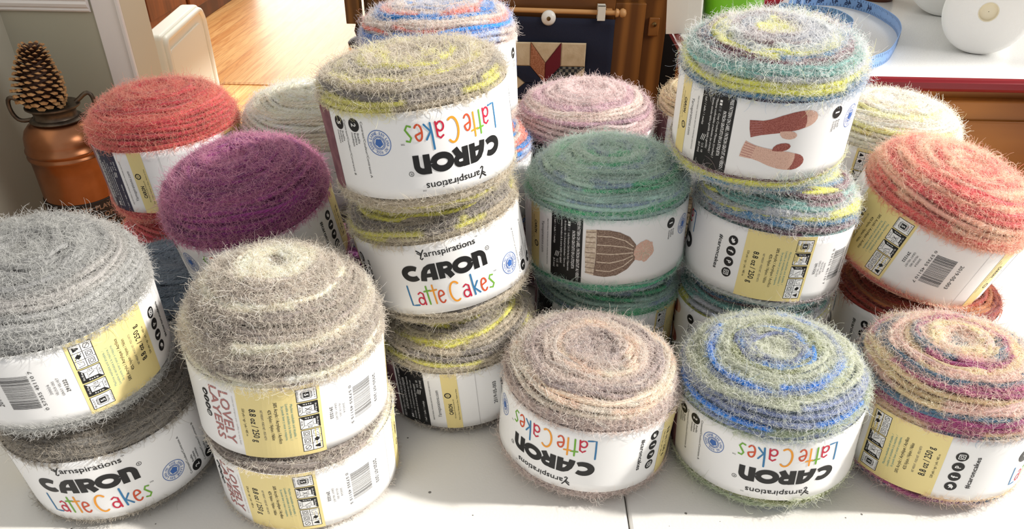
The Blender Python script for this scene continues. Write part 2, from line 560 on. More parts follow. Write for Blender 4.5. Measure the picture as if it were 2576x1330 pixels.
def gauge_icons(P):
    L, R = -5.85, -4.4

    def frame(q0, q1):
        P.rect(L, R, q0, q1, M_white, 1.5)
        for a in ((L, q0, R, q0), (L, q1, R, q1), (L, q0, L, q1), (R, q0, R, q1)):
            P.line(*a, 0.05, M_black, 2.2)
    frame(-2.85, -1.75)
    P.rect(-5.35, -4.9, -2.52, -2.08, M_black, 2.3)
    P.text('5', -4.97, -2.3, 0.3, 0.18, 90, M_white, 0.02, 3, 'c')
    for k in range(-3, 4):
        P.ribbon([(-5.55, -2.3 + 0.05 * k), (-5.42, -2.3 + 0.11 * k), (-4.83, -2.3 + 0.11 * k), (-4.7, -2.3 + 0.05 * k)], 0.035, M_black, 2.1, False)
    P.col('BULKY', -5.7, -2.7, -1.9, 0.12)
    P.col('ABULTADO', -4.5, -2.75, -1.85, 0.1)
    for q0, a, b in ((-1.62, '15 Sts', '20 R'), (-0.36, '12 Sc', '13 R')):
        q1 = q0 + 1.12
        frame(q0, q1)
        P.add([(L, q0), (R, q0), (R - 0.3, q0 + 0.3), (L + 0.3, q0 + 0.3)], [(0, 1, 2, 3)], M_black, 2.3)
        P.add([(L, q0), (L + 0.3, q0 + 0.3), (L + 0.3, q1 - 0.3), (L, q1)], [(0, 1, 2, 3)], M_black, 2.3)
        P.text('4 x 4 in', -5.1, q0 + 0.08, 0.14, 0.62, 0, M_white, 0.02, 3, 'c')
        P.text('10 x 10 cm', L + 0.22, (q0 + q1) / 2, 0.13, 0.7, 90, M_white, 0.02, 3, 'c')
        P.line(L + 0.3, q1 - 0.3, L, q1, 0.03, M_black)
        P.line(R - 0.3, q1 - 0.3, R, q1, 0.03, M_black)
        P.line(R - 0.3, q0 + 0.3, R - 0.3, q1 - 0.3, 0.03, M_black)
        P.line(L + 0.3, q1 - 0.3, R - 0.3, q1 - 0.3, 0.03, M_black)
        P.line(-5.3, q0 + 0.5, -4.9, q0 + 0.72, 0.05, M_black)
        if a[:2] == '15':
            P.line(-5.3, q0 + 0.72, -4.9, q0 + 0.5, 0.05, M_black)
        P.text(a, -4.48, (q0 + q1) / 2, 0.13, 0.45, 90, M_black, 0.01, 3, 'c')
        P.text(b, -5.1, q1 - 0.22, 0.13, 0.35, 0, M_black, 0.01, 3, 'c')
        P.text('6.5 mm', -5.32, (q0 + q1) / 2, 0.1, 0.4, 90, M_black, 0, 3, 'c')
    frame(0.88, 2.85)
    P.line((L + R) / 2, 0.88, (L + R) / 2, 2.85, 0.04, M_black)
    for q in (1.54, 2.2):
        P.line(L, q, R, q, 0.04, M_black)
    for i, pc in enumerate((-5.48, -4.77)):
        for j, qc in enumerate((1.21, 1.87, 2.52)):
            k = i * 3 + j
            if k == 0:
                P.ribbon([(pc - 0.2, qc - 0.2), (pc + 0.2, qc - 0.15), (pc + 0.2, qc + 0.15), (pc - 0.2, qc + 0.2), (pc - 0.05, qc)], 0.04, M_black, 2, False)
            elif k == 1:
                P.add([(pc - 0.22, qc), (pc, qc - 0.22), (pc + 0.22, qc), (pc, qc + 0.22)], [(0, 1, 2, 3)], M_black, 2.3)
                P.line(pc - 0.25, qc - 0.2, pc + 0.25, qc + 0.2, 0.05, M_black)
            elif k == 2:
                P.add([(pc - 0.2, qc - 0.2), (pc + 0.2, qc - 0.05), (pc + 0.2, qc + 0.05), (pc - 0.2, qc + 0.2)], [(0, 1, 2, 3)], M_black, 2.3)
            elif k == 5:
                P.ring(pc, qc, 0.2, 0.04, M_black)
                P.line(pc - 0.16, qc - 0.16, pc + 0.16, qc + 0.16, 0.04, M_black)
            else:
                for e in ((-1, -1, 1, -1), (1, -1, 1, 1), (1, 1, -1, 1), (-1, 1, -1, -1)):
                    P.line(pc + 0.2 * e[0], qc + 0.2 * e[1], pc + 0.2 * e[2], qc + 0.2 * e[3], 0.04, M_black)
                P.ring(pc, qc, 0.12, 0.04, M_black, n=12)


def social(P, p, qs, r):
    for k, q in enumerate(qs):
        P.disc(p, q, r, M_black, 2, 24)
        g = r / 0.45
        if k == 0:      # small bird
            P.poly([(p + 0.14 * g, q - 0.26 * g), (p + 0.2 * g, q), (p + 0.02 * g, q + 0.24 * g), (p - 0.16 * g, q + 0.2 * g), (p - 0.22 * g, q + 0.05 * g), (p - 0.08 * g, q - 0.02 * g), (p - 0.12 * g, q - 0.22 * g), (p + 0.02 * g, q - 0.1 * g)], M_white, 3)
        elif k == 1:
            P.text('f', p + 0.24 * g, q, 0.5 * g, 0.24 * g, 90, M_white, 0.03, 3, 'c')
        elif k == 2:
            P.text('P', p + 0.2 * g, q, 0.44 * g, 0.26 * g, 90, M_white, 0.02, 3, 'c')
        else:
            b = 0.22 * g
            for e in ((-b, -b, b, -b), (b, -b, b, b), (b, b, -b, b), (-b, b, -b, -b)):
                P.line(p + e[0], q + e[1], p + e[2], q + e[3], 0.055 * g, M_white, 3)
            P.ring(p, q, 0.11 * g, 0.055 * g, M_white, 3, 14)
            P.disc(p - 0.14 * g, q + 0.14 * g, 0.035 * g, M_white, 3, 8)


def make_print(design, panel=M_black, date='2019-05-003', code='0 57355 45110 7', front=True, lovely=False):
    P = Print()
    h = 3.2
    if front:
        logo_front(P)
        badge(P, 15.9, -1.1)
    # social column
    if lovely:
        P.col('LOVELY', 1.0, -2.4, 2.3, 0.85, M_rose, 0.01)
        P.col('LAYERS', 1.95, -2.6, 2.2, 0.8, M_rose, 0.01)
        P.col('contrast stripes pair softly in one ball', 0.25, -2.2, 2.2, 0.14, M_lgrey)
        social(P, 2.95, (-1.7, -1.05, -0.4, 0.25), 0.3)
    else:
        P.col('#caroncakes', 2.3, -1.85, 1.45, 0.4, M_black, 0.012)
        social(P, 1.1, (-1.73, -0.69, 0.35, 1.4), 0.45)
    # big yellow panel
    P.rect(-6.1, 0, -h, h, M_yel, 1)
    P.col('530 yds / vgs / yds / 485 m', -0.45, -1.25, 1.25, 0.2, M_black)
    P.col('8.8 oz / 250 g', -1.15, -1.3, 1.75, 0.5, M_black, 0.012)
    P.col('NET WEIGHT - POIDS NET - PESO NETO', -1.8, -1.25, 1.5, 0.18, M_grey)
    P.col('42% Nylon / Nylon / Nilón', -2.4, -1.3, 1.5, 0.26, M_black, 0.006)
    P.col('58% Acrylic / Acrylique / Acrílico', -2.88, -1.95, 1.85, 0.26, M_black, 0.006)
    P.col('Machine washable and dryable. /', -3.98, -1.7, 1.5, 0.19, M_teal)
    P.col('Lavable et séchable à la machine. /', -3.66, -1.75, 1.6, 0.19, M_teal)
    P.col('Se puede lavar y secar a máquina.', -3.34, -1.6, 1.6, 0.19, M_teal)
    gauge_icons(P)
    # barcode panel
    P.col('291222', -6.8, -0.6, 0.5, 0.24, M_black, 0.01)
    for i, wd in enumerate(('GRAY VELVET', 'VELOUR GRIS', '20024')):
        P.col(wd, -7.18 - 0.33 * i, -0.8 + 0.15 * i, 0.8 - 0.2 * i, 0.17, M_grey)
    rr = random.Random(11)
    q = -1.45
    while q < 1.45:
        wd = rr.choice((0.02, 0.03, 0.03, 0.05))
        P.rect(-10.6, -8.75, q, q + wd, M_black, 2)
        q += wd + rr.choice((0.03, 0.04, 0.06))
    P.col(code, -8.5, -1.75, 1.8, 0.24, M_black)
    P.col(date, -11.25, -1.2, 1.4, 0.36, M_black)
    P.line(-12.9, -h, -12.9, h, 0.03, M_lgrey)
    # narrow yellow strip
    P.rect(-15.95, -14.5, -h, h, M_yel, 1)
    P.col('CARON', -15.4, -1.55, -0.25, 0.36, M_black, 0.03)
    P.ring(-15.5, 0.75, 0.26, 0.1, M_black)
    for a in (0, 120, 240):
        P.disc(-15.5 + 0.1 * math.cos(math.radians(a)), 0.75 + 0.1 * math.sin(math.radians(a)), 0.05, M_black, 2.4, 6)
    P.col('320 Livingstone Ave South, Listowel, ON', -15.08, -2.0, 0.3, 0.12, M_black)
    P.col('Made in China / Fabriqué en Chine / Hecho en China', -14.72, -2.2, 1.5, 0.13, M_black)
    P.col('FREE PATTERNS / PATRONS GRATUITS / PATRONES GRATUITOS', -17.1, -2.3, 2.3, 0.13, M_black)
    P.col('Yarnspirations.com', -16.5, -1.9, 1.3, 0.34, M_grey)
    # pattern panel
    P.rect(-20.65, -17.55, -h, h, panel, 1)
    P.col('FREE PATTERN ON LABEL / PATRON GRATUIT AU VERSO /', -20.3, -2.95, 2.95, 0.3, M_white, 0.012)
    P.col('PATRÓN GRATUITO EN LA ETIQUETA', -19.84, -1.9, 1.9, 0.28, M_white, 0.012)
    if design == 'mittens':
        ls = ('Cozy Crochet Mittens (crochet) /', 'Mitaines confortables crochetées (au crochet) /', 'Guantes cómodos tejidos a ganchillo (tejida a ganchillo)')
    else:
        ls = ('Lucky Horseshoe Cable Knit Hat (knit) / Chapeau tricot', 'de torsades - fer à cheval porte-bonheur / Gorro con', 'trenzas herradura de la suerte (tejido con agujas)')
    for i, wd in enumerate(ls):
        P.col(wd, -19.4 + 0.36 * i, -1.6 if i == 0 else -2.7, 2.2 - 0.3 * i, 0.2, M_white)
    for i in range(4):
        P.rect(-19.5, -19.28, -2.7 + 0.25 * i, -2.52 + 0.25 * i, M_white if i < 2 else M_grey, 2)
    P.col('1 ball / 1 balle / 1 madeja', -17.95, -2.7, -0.2, 0.2, M_white)
    P.col('U.S. 10', -18.3, 1.3, 2.1, 0.2, M_white)
    P.col('(6.5 mm)', -17.95, 1.3, 2.2, 0.2, M_white)
    for i in range(3):
        P.line(-18.45 + 0.15 * i, 0.5, -18.3 + 0.15 * i, 1.05, 0.05, M_white)
    # picture and amounts
    if design == 'contrast':
        P.rect(20.6, 26.2, -h, h, M_mauvep, 1)
        P.col('Contrast/Couleur/Contraste A', 17.1, -2.6, 1.6, 0.2, M_black)
        number_disc(P, '2', 17.85, -2.3, ('balls', 'balles', 'madejas'), 17.7, -1.7)
        P.col('Contrast/Couleur/Contraste B', 18.75, -2.6, 1.6, 0.2, M_black)
        number_disc(P, '5', 19.45, -2.3, ('balls', 'balles', 'madejas'), 19.3, -1.7)
    else:
        P.dp = 1.45
        (garment_hat if design == 'hat' else garment_mittens)(P)
        P.dp = 0.0
        number_disc(P, '1', 18.1, -2.0, ('ball', 'balle', 'madeja'), 17.75, -1.3)
    return P


_prints = {}


def get_print(key, **kw):
    if key not in _prints:
        P = make_print(**kw)
        _prints[key] = (np.concatenate(P.V), np.concatenate(P.Z), P.F, P.K)
    return _prints[key]


LH = 6.4   # label height, cm


def build_label(name, R, orient, off, pkey, pkw, parent, zc, seed, wrinkle=0.05):
    """paper band of radius R (cm) about the cake's axis, centre height zc (cm)"""
    V, Z, F, K = get_print(pkey, **pkw)
    rr = np.random.RandomState(seed)
    ph = rr.uniform(0, 6.28, 6)

    def warp(ang, zz):
        """slight hand-wrapped unevenness of the band"""
        return wrinkle * (np.sin(2 * ang + ph[0]) + 0.6 * np.sin(3 * ang + ph[1]) * zz / 3.2 + 0.25 * np.sin(9 * ang + ph[2]) * (zz / 3.2) ** 3)

    mb = MB()
    # band: outer, inner walls
    n = 144
    zs = np.linspace(-LH / 2, LH / 2, 9)
    A = 2 * PI * np.arange(n) / n
    ver, fac = [], []
    for rad in (0.0, -0.045):
        for zz in zs:
            rw = R + rad + warp(A, zz)
            for i in range(n):
                ver.append((rw[i] * math.cos(A[i]) / 100, rw[i] * math.sin(A[i]) / 100, (zc + zz) / 100))
    k = len(zs)
    for j in range(k - 1):
        for i in range(n):
            l = (i + 1) % n
            fac.append((j * n + i, j * n + l, (j + 1) * n + l, (j + 1) * n + i))
    outer = list(fac)
    inner = [tuple(x + k * n for x in q[::-1]) for q in outer]
    rims = []
    for i in range(n):
        l = (i + 1) % n
        t = (k - 1) * n
        rims.append((t + i, t + l, t + l + k * n, t + i + k * n))
        rims.append((l, i, i + k * n, l + k * n))
    mb.add(ver, outer + rims, M_paper)
    mb.mid(M_paperin)
    mb.f.extend(inner)
    mb.mi.extend([1] * len(inner))
    # printing
    p, q = V[:, 0], V[:, 1]
    if orient == 'U':
        ang, zz = (p + off) / 7.5, q
    else:
        ang, zz = (-p + off) / 7.5, -q
    zz = np.clip(zz, -LH / 2 + 0.003, LH / 2 - 0.003)
    rad = R + warp(ang, zz) + 0.014 + 0.006 * Z
    W = np.stack([rad * np.cos(ang), rad * np.sin(ang), zc + zz], 1) / 100
    base = mb.n
    mb.v.extend(map(tuple, W.tolist()))
    mb.n += len(W)
    for f, mm in zip(F, K):
        mb.f.append(tuple(i + base for i in f))
        mb.mi.append(mb.mid(mm))
    me = bpy.data.meshes.new(name)
    me.from_pydata(mb.v, [], mb.f)
    for mm in mb.mats:
        me.materials.append(mm)
    me.polygons.foreach_set('material_index', mb.mi)
    me.polygons.foreach_set('use_smooth', [i < len(outer) or len(outer) + len(rims) <= i < len(outer) + len(rims) + len(inner) for i in range(len(mb.f))])
    me.update()
    o = bpy.data.objects.new(name, me)
    C.objects.link(o)
    o.parent = parent
    return o


# ------------------------------------------------------------------ yarn
def yarn_material():
    mt = bpy.data.materials.new('yarn')
    mt.use_nodes = True
    nt = mt.node_tree
    b = nt.nodes['Principled BSDF']
    b.inputs['Roughness'].default_value = 0.75
    b.inputs['Specular IOR Level'].default_value = 0.2
    b.inputs['Sheen Weight'].default_value = 0.25
    at = nt.nodes.new('ShaderNodeAttribute')
    at.attribute_name = 'col'
    uv = nt.nodes.new('ShaderNodeAttribute')
    uv.attribute_name = 'ply'
    wv = nt.nodes.new('ShaderNodeTexWave')
    wv.inputs['Scale'].default_value = 1.0
    wv.inputs['Distortion'].default_value = 1.2
    wv.inputs['Detail'].default_value = 2
    bp = nt.nodes.new('ShaderNodeBump')
    bp.inputs['Strength'].default_value = 0.7
    bp.inputs['Distance'].default_value = 0.0008
    L = nt.links.new
    L(uv.outputs['Vector'], wv.inputs['Vector'])
    L(wv.outputs['Fac'], bp.inputs['Height'])
    L(bp.outputs['Normal'], b.inputs['Normal'])
    L(at.outputs['Color'], b.inputs['Base Color'])
    return mt


def fuzz_material():
    mt = bpy.data.materials.new('fuzz_fibre')
    mt.use_nodes = True
    nt = mt.node_tree
    b = nt.nodes['Principled BSDF']
    b.inputs['Roughness'].default_value = 0.4
    b.inputs['Specular IOR Level'].default_value = 0.6
    at = nt.nodes.new('ShaderNodeAttribute')
    at.attribute_name = 'col'
    tr = nt.nodes.new('ShaderNodeBsdfTranslucent')
    mx = nt.nodes.new('ShaderNodeMixShader')
    mx.inputs[0].default_value = 0.5
    L = nt.links.new
    L(at.outputs['Color'], b.inputs['Base Color'])
    L(at.outputs['Color'], tr.inputs['Color'])
    L(b.outputs[0], mx.inputs[1])
    L(tr.outputs[0], mx.inputs[2])
    L(mx.outputs[0], nt.nodes['Material Output'].inputs['Surface'])
    return mt


M_yarn, M_fuzz = yarn_material(), fuzz_material()

# dye runs along the strand: (sRGB, metres)
PAL = {
    'olive': [((150, 140, 122), 1.3), ((112, 106, 100), .6), ((165, 155, 138), 1.0), ((176, 170, 92), .45), ((150, 142, 120), .9), ((118, 110, 104), .8), ((178, 172, 112), .3)],
    'bluered': [((34, 122, 196), .75), ((150, 162, 190), .5), ((196, 176, 166), .6), ((206, 104, 88), .75), ((190, 168, 158), .8), ((140, 152, 180), .4)],
    'mauve': [((196, 176, 176), 1.4), ((176, 146, 160), .9), ((205, 190, 182), 1.0), ((168, 136, 152), .5)],
    'sea': [((150, 170, 160), 1.3), ((72, 156, 116), .5), ((118, 134, 154), .8), ((140, 166, 158), 1.1), ((78, 158, 124), .45), ((108, 126, 148), .6)],
    'teal': [((100, 146, 144), .7), ((112, 82, 90), .62), ((206, 206, 92), .6), ((84, 128, 164), .6), ((168, 168, 182), .8), ((104, 150, 140), .5), ((122, 92, 100), .5), ((186, 190, 186), .5)],
    'lemon': [((228, 214, 196), 1.0), ((236, 216, 144), .6), ((210, 194, 178), 1.0), ((236, 222, 186), .9)],
    'coral': [((226, 168, 142), 1.1), ((204, 94, 94), .75), ((230, 182, 158), .9), ((212, 120, 112), .5)],
    'claret': [((150, 58, 50), .8), ((166, 104, 62), .6), ((128, 50, 52), .6)],
    'dusk': [((208, 166, 150), .9), ((204, 176, 124), .8), ((146, 62, 108), .42), ((82, 112, 134), .5), ((206, 160, 148), .9), ((198, 168, 124), .6), ((150, 74, 112), .35), ((76, 102, 128), .5)],
    'meadow': [((156, 163, 138), 1.2), ((34, 100, 190), .48), ((128, 140, 170), .8), ((176, 184, 154), .9), ((128, 134, 92), .6), ((160, 172, 142), .8), ((48, 108, 186), .35), ((118, 130, 162), .5)],
    'taupe': [((162, 148, 144), 1.4), ((206, 182, 164), .6), ((148, 132, 131), .9), ((196, 184, 166), .5), ((166, 148, 140), 1.0)],
    'pepper': [((216, 208, 190), .6), ((158, 148, 138), 1.3), ((140, 130, 126), .9), ((206, 198, 176), .55), ((164, 154, 146), 1.0)],
    'silver': [((156, 156, 155), 1.5), ((140, 140, 140), .9), ((164, 161, 158), 1.0)],
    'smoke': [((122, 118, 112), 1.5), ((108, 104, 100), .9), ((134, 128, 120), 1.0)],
    'slate': [((122, 134, 146), 1.5), ((108, 120, 132), .9)],
    'plum': [((134, 56, 118), 1.4), ((116, 44, 104), .9), ((142, 68, 124), 1.0)],
    'red': [((192, 74, 84), 1.4), ((184, 68, 80), .9), ((202, 94, 96), 1.0)],
    'cream': [((232, 222, 200), 2.0), ((224, 214, 192), 1.0)],
    'sand': [((206, 186, 156), 1.2), ((190, 168, 140), .8)],
}
# colour of the loose fibre and how far it replaces the strand's own colour
FUZZ = {
    'olive': ((224, 217, 206), .6), 'bluered': ((228, 222, 218), .6), 'mauve': ((226, 210, 208), .55), 'sea': ((208, 222, 214), .72),
    'teal': ((232, 230, 228), .62), 'lemon': ((248, 240, 222), .62), 'coral': ((244, 204, 186), .55), 'claret': ((196, 140, 110), .5),
    'dusk': ((240, 220, 208), .55), 'meadow': ((226, 228, 216), .6), 'taupe': ((230, 219, 212), .6), 'pepper': ((234, 228, 217), .5),
    'silver': ((214, 214, 211), .55), 'smoke': ((190, 182, 170), .6), 'slate': ((166, 176, 186), .55), 'plum': ((222, 172, 190), .68),
    'red': ((238, 186, 166), .62), 'cream': ((246, 241, 228), .5), 'sand': ((226, 210, 182), .5),
}


# rings seen on the dome from the centre outwards: (sRGB, width in cm, share of the turn it covers)
RINGS = {
    'taupe': [((150, 138, 137), 2.2, 1), ((176, 164, 158), .5, 1), ((218, 190, 172), .75, .9), ((186, 174, 166), 1.0, 1), ((150, 137, 136), 1.2, 1), ((206, 196, 182), .5, .8), ((216, 188, 168), .5, .7), ((210, 200, 186), .5, .8), ((168, 154, 150), 9, 1)],
    'meadow': [((178, 181, 166), 1.7, 1), ((104, 112, 142), .8, .8), ((50, 124, 206), .45, .7), ((138, 143, 106), .6, 1), ((176, 180, 164), 1.0, 1), ((34, 116, 208), .5, .75), ((128, 140, 174), .5, .9), ((156, 160, 134), .6, 1), ((174, 178, 162), .7, 1), ((122, 134, 172), .7, .85), ((38, 118, 206), .45, .7), ((134, 146, 120), .7, 1), ((132, 144, 176), .5, .7), ((156, 164, 148), 9, 1)],
    'teal': [((222, 220, 110), 1.3, 1), ((112, 84, 94), .6, .8), ((150, 156, 168), 1.0, 1), ((120, 92, 100), .6, .7), ((176, 184, 186), .8, 1), ((218, 218, 100), .55, .9), ((84, 126, 158), .45, .8), ((116, 80, 90), .7, .9), ((108, 156, 150), .9, 1), ((168, 172, 180), .5, 1), ((212, 212, 94), .5, .8), ((80, 126, 164), .55, 1), ((112, 86, 98), .5, .9), ((110, 148, 146), 9, 1)],
    'olive': [((160, 150, 136), 1.6, 1), ((200, 196, 100), .5, .6), ((172, 162, 146), 1.0, 1), ((204, 200, 92), .5, .9), ((128, 122, 116), .7, 1), ((170, 162, 144), .8, 1), ((204, 200, 92), .45, .7), ((166, 156, 140), .8, 1), ((120, 114, 110), .6, .8), ((194, 190, 98), .45, .6), ((162, 152, 134), 1.4, 1), ((130, 124, 116), .5, 1), ((192, 188, 98), .5, .6), ((156, 146, 128), 9, 1)],
    'bluered': [((150, 160, 186), 1.6, 1), ((44, 128, 196), .5, .8), ((200, 182, 172), 1.0, 1), ((150, 162, 190), .5, .8), ((204, 184, 174), .7, 1), ((212, 112, 96), .6, .85), ((30, 124, 200), .6, .85), ((200, 184, 174), .8, 1), ((212, 118, 102), .55, .85), ((22, 120, 202), .75, .9), ((150, 164, 200), .5, 1), ((198, 180, 174), 9, 1)],
    'pepper': [((140, 132, 126), .8, 1), ((226, 217, 196), 1.9, 1), ((166, 157, 150), .5, 1), ((148, 138, 131), 1.6, 1), ((226, 217, 196), .6, .85), ((140, 130, 124), 1.9, 1), ((224, 214, 194), .5, .8), ((164, 155, 148), .9, 1), ((138, 128, 122), 1.0, 1), ((222, 212, 192), .5, .7), ((150, 140, 134), 1.2, 1), ((218, 208, 188), 9, 1)],
    'dusk': [((92, 124, 142), .7, 1), ((216, 184, 174), .9, 1), ((210, 190, 152), .7, 1), ((214, 180, 172), .5, 1), ((86, 114, 134), .45, .8), ((156, 72, 120), .45, .8), ((212, 190, 152), .6, 1), ((216, 182, 174), .9, 1), ((84, 114, 138), .5, .9), ((154, 68, 116), .45, .8), ((208, 186, 146), .8, 1), ((214, 178, 170), .7, 1), ((82, 114, 138), .6, .9), ((152, 68, 116), .5, .75), ((206, 182, 146), .6, 1), ((90, 120, 142), .7, .9), ((206, 170, 164), .6, 1), ((150, 70, 116), .4, .7), ((92, 118, 140), 9, 1)],
    'coral': [((200, 86, 94), 1.0, .9), ((234, 178, 162), .7, 1), ((198, 80, 90), .8, .9), ((236, 180, 162), .9, 1), ((202, 92, 98), .7, .95), ((234, 182, 166), .8, 1), ((198, 82, 90), .8, .8), ((234, 174, 156), .9, 1), ((200, 86, 94), .9, .8), ((234, 176, 158), .9, 1), ((202, 94, 96), .6, .7), ((226, 164, 146), 9, 1)],
    'sea': [((164, 182, 172), 1.0, 1), ((134, 148, 166), .6, .5), ((104, 176, 138), .5, .45), ((170, 188, 176), 1.2, 1), ((94, 172, 130), .5, .4), ((136, 152, 172), .7, .7), ((162, 184, 174), 1.0, 1), ((130, 146, 168), .6, .6), ((86, 168, 126), .5, .5), ((152, 180, 172), .8, 1), ((132, 150, 174), .6, .6), ((74, 162, 116), .6, .7), ((152, 176, 176), 9, 1)],
    'lemon': [((222, 208, 198), 2.2, 1), ((236, 222, 164), .5, .5), ((226, 212, 200), 1.4, 1), ((238, 224, 160), .6, .6), ((228, 216, 202), 1.7, 1), ((240, 222, 150), .7, .9), ((234, 224, 202), 1.4, 1), ((230, 206, 140), .6, .8), ((232, 222, 202), 9, 1)],
}


def ring_colour(pal, s, th, rng):
    runs = RINGS[pal]
    base = lin(PAL[pal][0][0])
    ends = np.cumsum([d for _, d, _ in runs])
    gn = np.arange(0, len(s) + 9, 9)
    x = s + np.interp(np.arange(len(s)), gn, rng.normal(0, 0.2, len(gn))) + 0.16 * np.sin(th + 1.0) + 0.12 * np.sin(2 * th + 2.1) + 0.1 * np.sin(3 * th)
    out = np.zeros((len(s), 3))
    idx = np.minimum(np.searchsorted(ends, x, side='right'), len(runs) - 1)
    cols = np.array([lin(c) for c, _, _ in runs])
    cover = np.array([c for _, _, c in runs])
    a0 = rng.uniform(0, 2 * PI, len(runs))
    a0 = np.where(cover < 1, -PI / 2 - PI * cover + rng.normal(0, 0.7, len(runs)), a0)   # partial rings mostly turn to the front
    rel_ = np.mod(th - a0[idx], 2 * PI) / (2 * PI)
    on = rel_ < cover[idx]
    alt = cols[np.maximum(idx - 1, 0)]
    return np.where(on[:, None], cols[idx], alt)


def strand_colour(pal, L, rng):
    runs = PAL[pal]
    cols = np.array([lin(c) for c, _ in runs])
    ends = np.cumsum([d for _, d in runs])
    T = ends[-1]
    x = np.mod(L, T)
    idx = np.searchsorted(ends, x, side='right') % len(runs)
    start = np.concatenate([[0], ends[:-1]])[idx]
    t = np.clip((x - start) / 0.07, 0, 1)[:, None]      # short blend where the dye changes
    prev = cols[(idx - 1) % len(runs)]
    return prev * (1 - t) + cols[idx] * t


def tube_mesh(ctr, rad, side=6):
    """ctr (N,3) centre line, returns verts and quads of a round strand"""
    t = np.gradient(ctr, axis=0)
    t /= np.linalg.norm(t, axis=1)[:, None] + 1e-12
    ref = np.array([0, 0, 1.0]) * np.ones_like(t)
    rad_dir = np.stack([ctr[:, 0], ctr[:, 1], np.zeros(len(ctr))], 1)
    rad_dir /= np.linalg.norm(rad_dir, axis=1)[:, None] + 1e-9
    a = rad_dir * 0.6 + ref * 0.8
    a -= t * (a * t).sum(1)[:, None]
    a /= np.linalg.norm(a, axis=1)[:, None] + 1e-12
    b = np.cross(t, a)
    k = np.arange(side) * 2 * PI / side
    v = ctr[:, None, :] + rad * (np.cos(k)[None, :, None] * a[:, None, :] + np.sin(k)[None, :, None] * b[:, None, :])
    N = len(ctr)
    i = np.arange(N - 1)[:, None] * side
    kk = np.arange(side)[None, :]
    k2 = (kk + 1) % side
    q = np.stack([i + kk, i + k2, i + side + k2, i + side + kk], -1).reshape(-1, 4)
    return v.reshape(-1, 3), q


def profile(R, zt, dome, zb, ex):
    """(r, z) from the top centre over the shoulder to just under the label's top edge, and the part below it"""
    r = np.concatenate([np.linspace(0.25, R * 0.8, 60), R * (1 - 0.2 * (1 - np.sin(np.linspace(0, PI / 2, 40))))])
    z = zt + dome * np.maximum(0, 1 - (r / R) ** ex) ** (1 / ex)
    z -= 0.55 * dome / 3 * np.exp(-(r / (0.18 * R)) ** 2)
    topp = np.concatenate([np.stack([r, z], 1), [[R, zt - 0.3], [R, zt - 0.9]]])
    H = zt - LH - zb
    a = np.linspace(0, PI / 2, 30)
    bw = max(H, 0.7)
    low = np.concatenate([[[R, zt - LH + 0.9], [R, zt - LH + 0.3]],
                          np.stack([R - bw * 0.9 * (1 - np.cos(a)) * 1.0, zt - LH - H * np.sin(a)], 1),
                          [[R * 0.75 - 0.2, zb + 0.1], [R * 0.45, zb + 0.5]]])
    return topp, low


def arclen(poly):
    d = np.linalg.norm(np.diff(poly, axis=0), axis=1)
    return np.concatenate([[0], np.cumsum(d)])


def winding(poly, pitch, seg, rng, Rw, wob, phase0):
    """one spiral strand over a profile; returns centre line (cm), length along the strand (m)"""
    s_all = arclen(poly)
    S = s_all[-1]
    N = int(S / pitch * seg)
    n = np.arange(N)
    th = 2 * PI * n / seg
    s = n / seg * pitch
    ph = rng.uniform(0, 6.28, 4)
    s = s + pitch * wob * (0.9 * np.sin(th * 1.0 + ph[0] + s * 1.7) + 0.7 * np.sin(2 * th + ph[1] + s * 2.3) + 0.35 * np.sin(5 * th + ph[2]))
    s = np.clip(s, 0.01, S - 0.01)
    r = np.interp(s, s_all, poly[:, 0])
    z = np.interp(s, s_all, poly[:, 1])
    # lift along the outward normal
    dr = np.gradient(np.interp(np.linspace(0, S, 400), s_all, poly[:, 0]))
    dz = np.gradient(np.interp(np.linspace(0, S, 400), s_all, poly[:, 1]))
    g = np.linspace(0, S, 400)
    nr, nz = np.interp(s, g, -dz), np.interp(s, g, dr)
    nl = np.hypot(nr, nz) + 1e-9
    nr, nz = nr / nl, nz / nl
    lift = 0.10 * np.sin(s * 2 * PI / 1.5 + 0.5 * np.sin(th + ph[2]) + ph[1]) + 0.04 * np.sin(3.1 * th + ph[3]) + 0.05 * np.sin(7.3 * th + ph[0]) + rng.normal(0, 0.012, N)
    r = np.maximum(r + nr * lift, 0.05)
    z = z + nz * lift
    pts = np.stack([r * np.cos(th + phase0), r * np.sin(th + phase0), z], 1)
    nor = np.stack([nr * np.cos(th + phase0), nr * np.sin(th + phase0), nz], 1)
    Lm = np.concatenate([[0], np.cumsum(np.linalg.norm(np.diff(pts, axis=0), axis=1))]) / 100
    return pts, nor, Lm


def add_attr(me, name, typ, dom, data, fld):
    a = me.attributes.new(name, typ, dom)
    a.data.foreach_set(fld, np.asarray(data, np.float32).ravel())


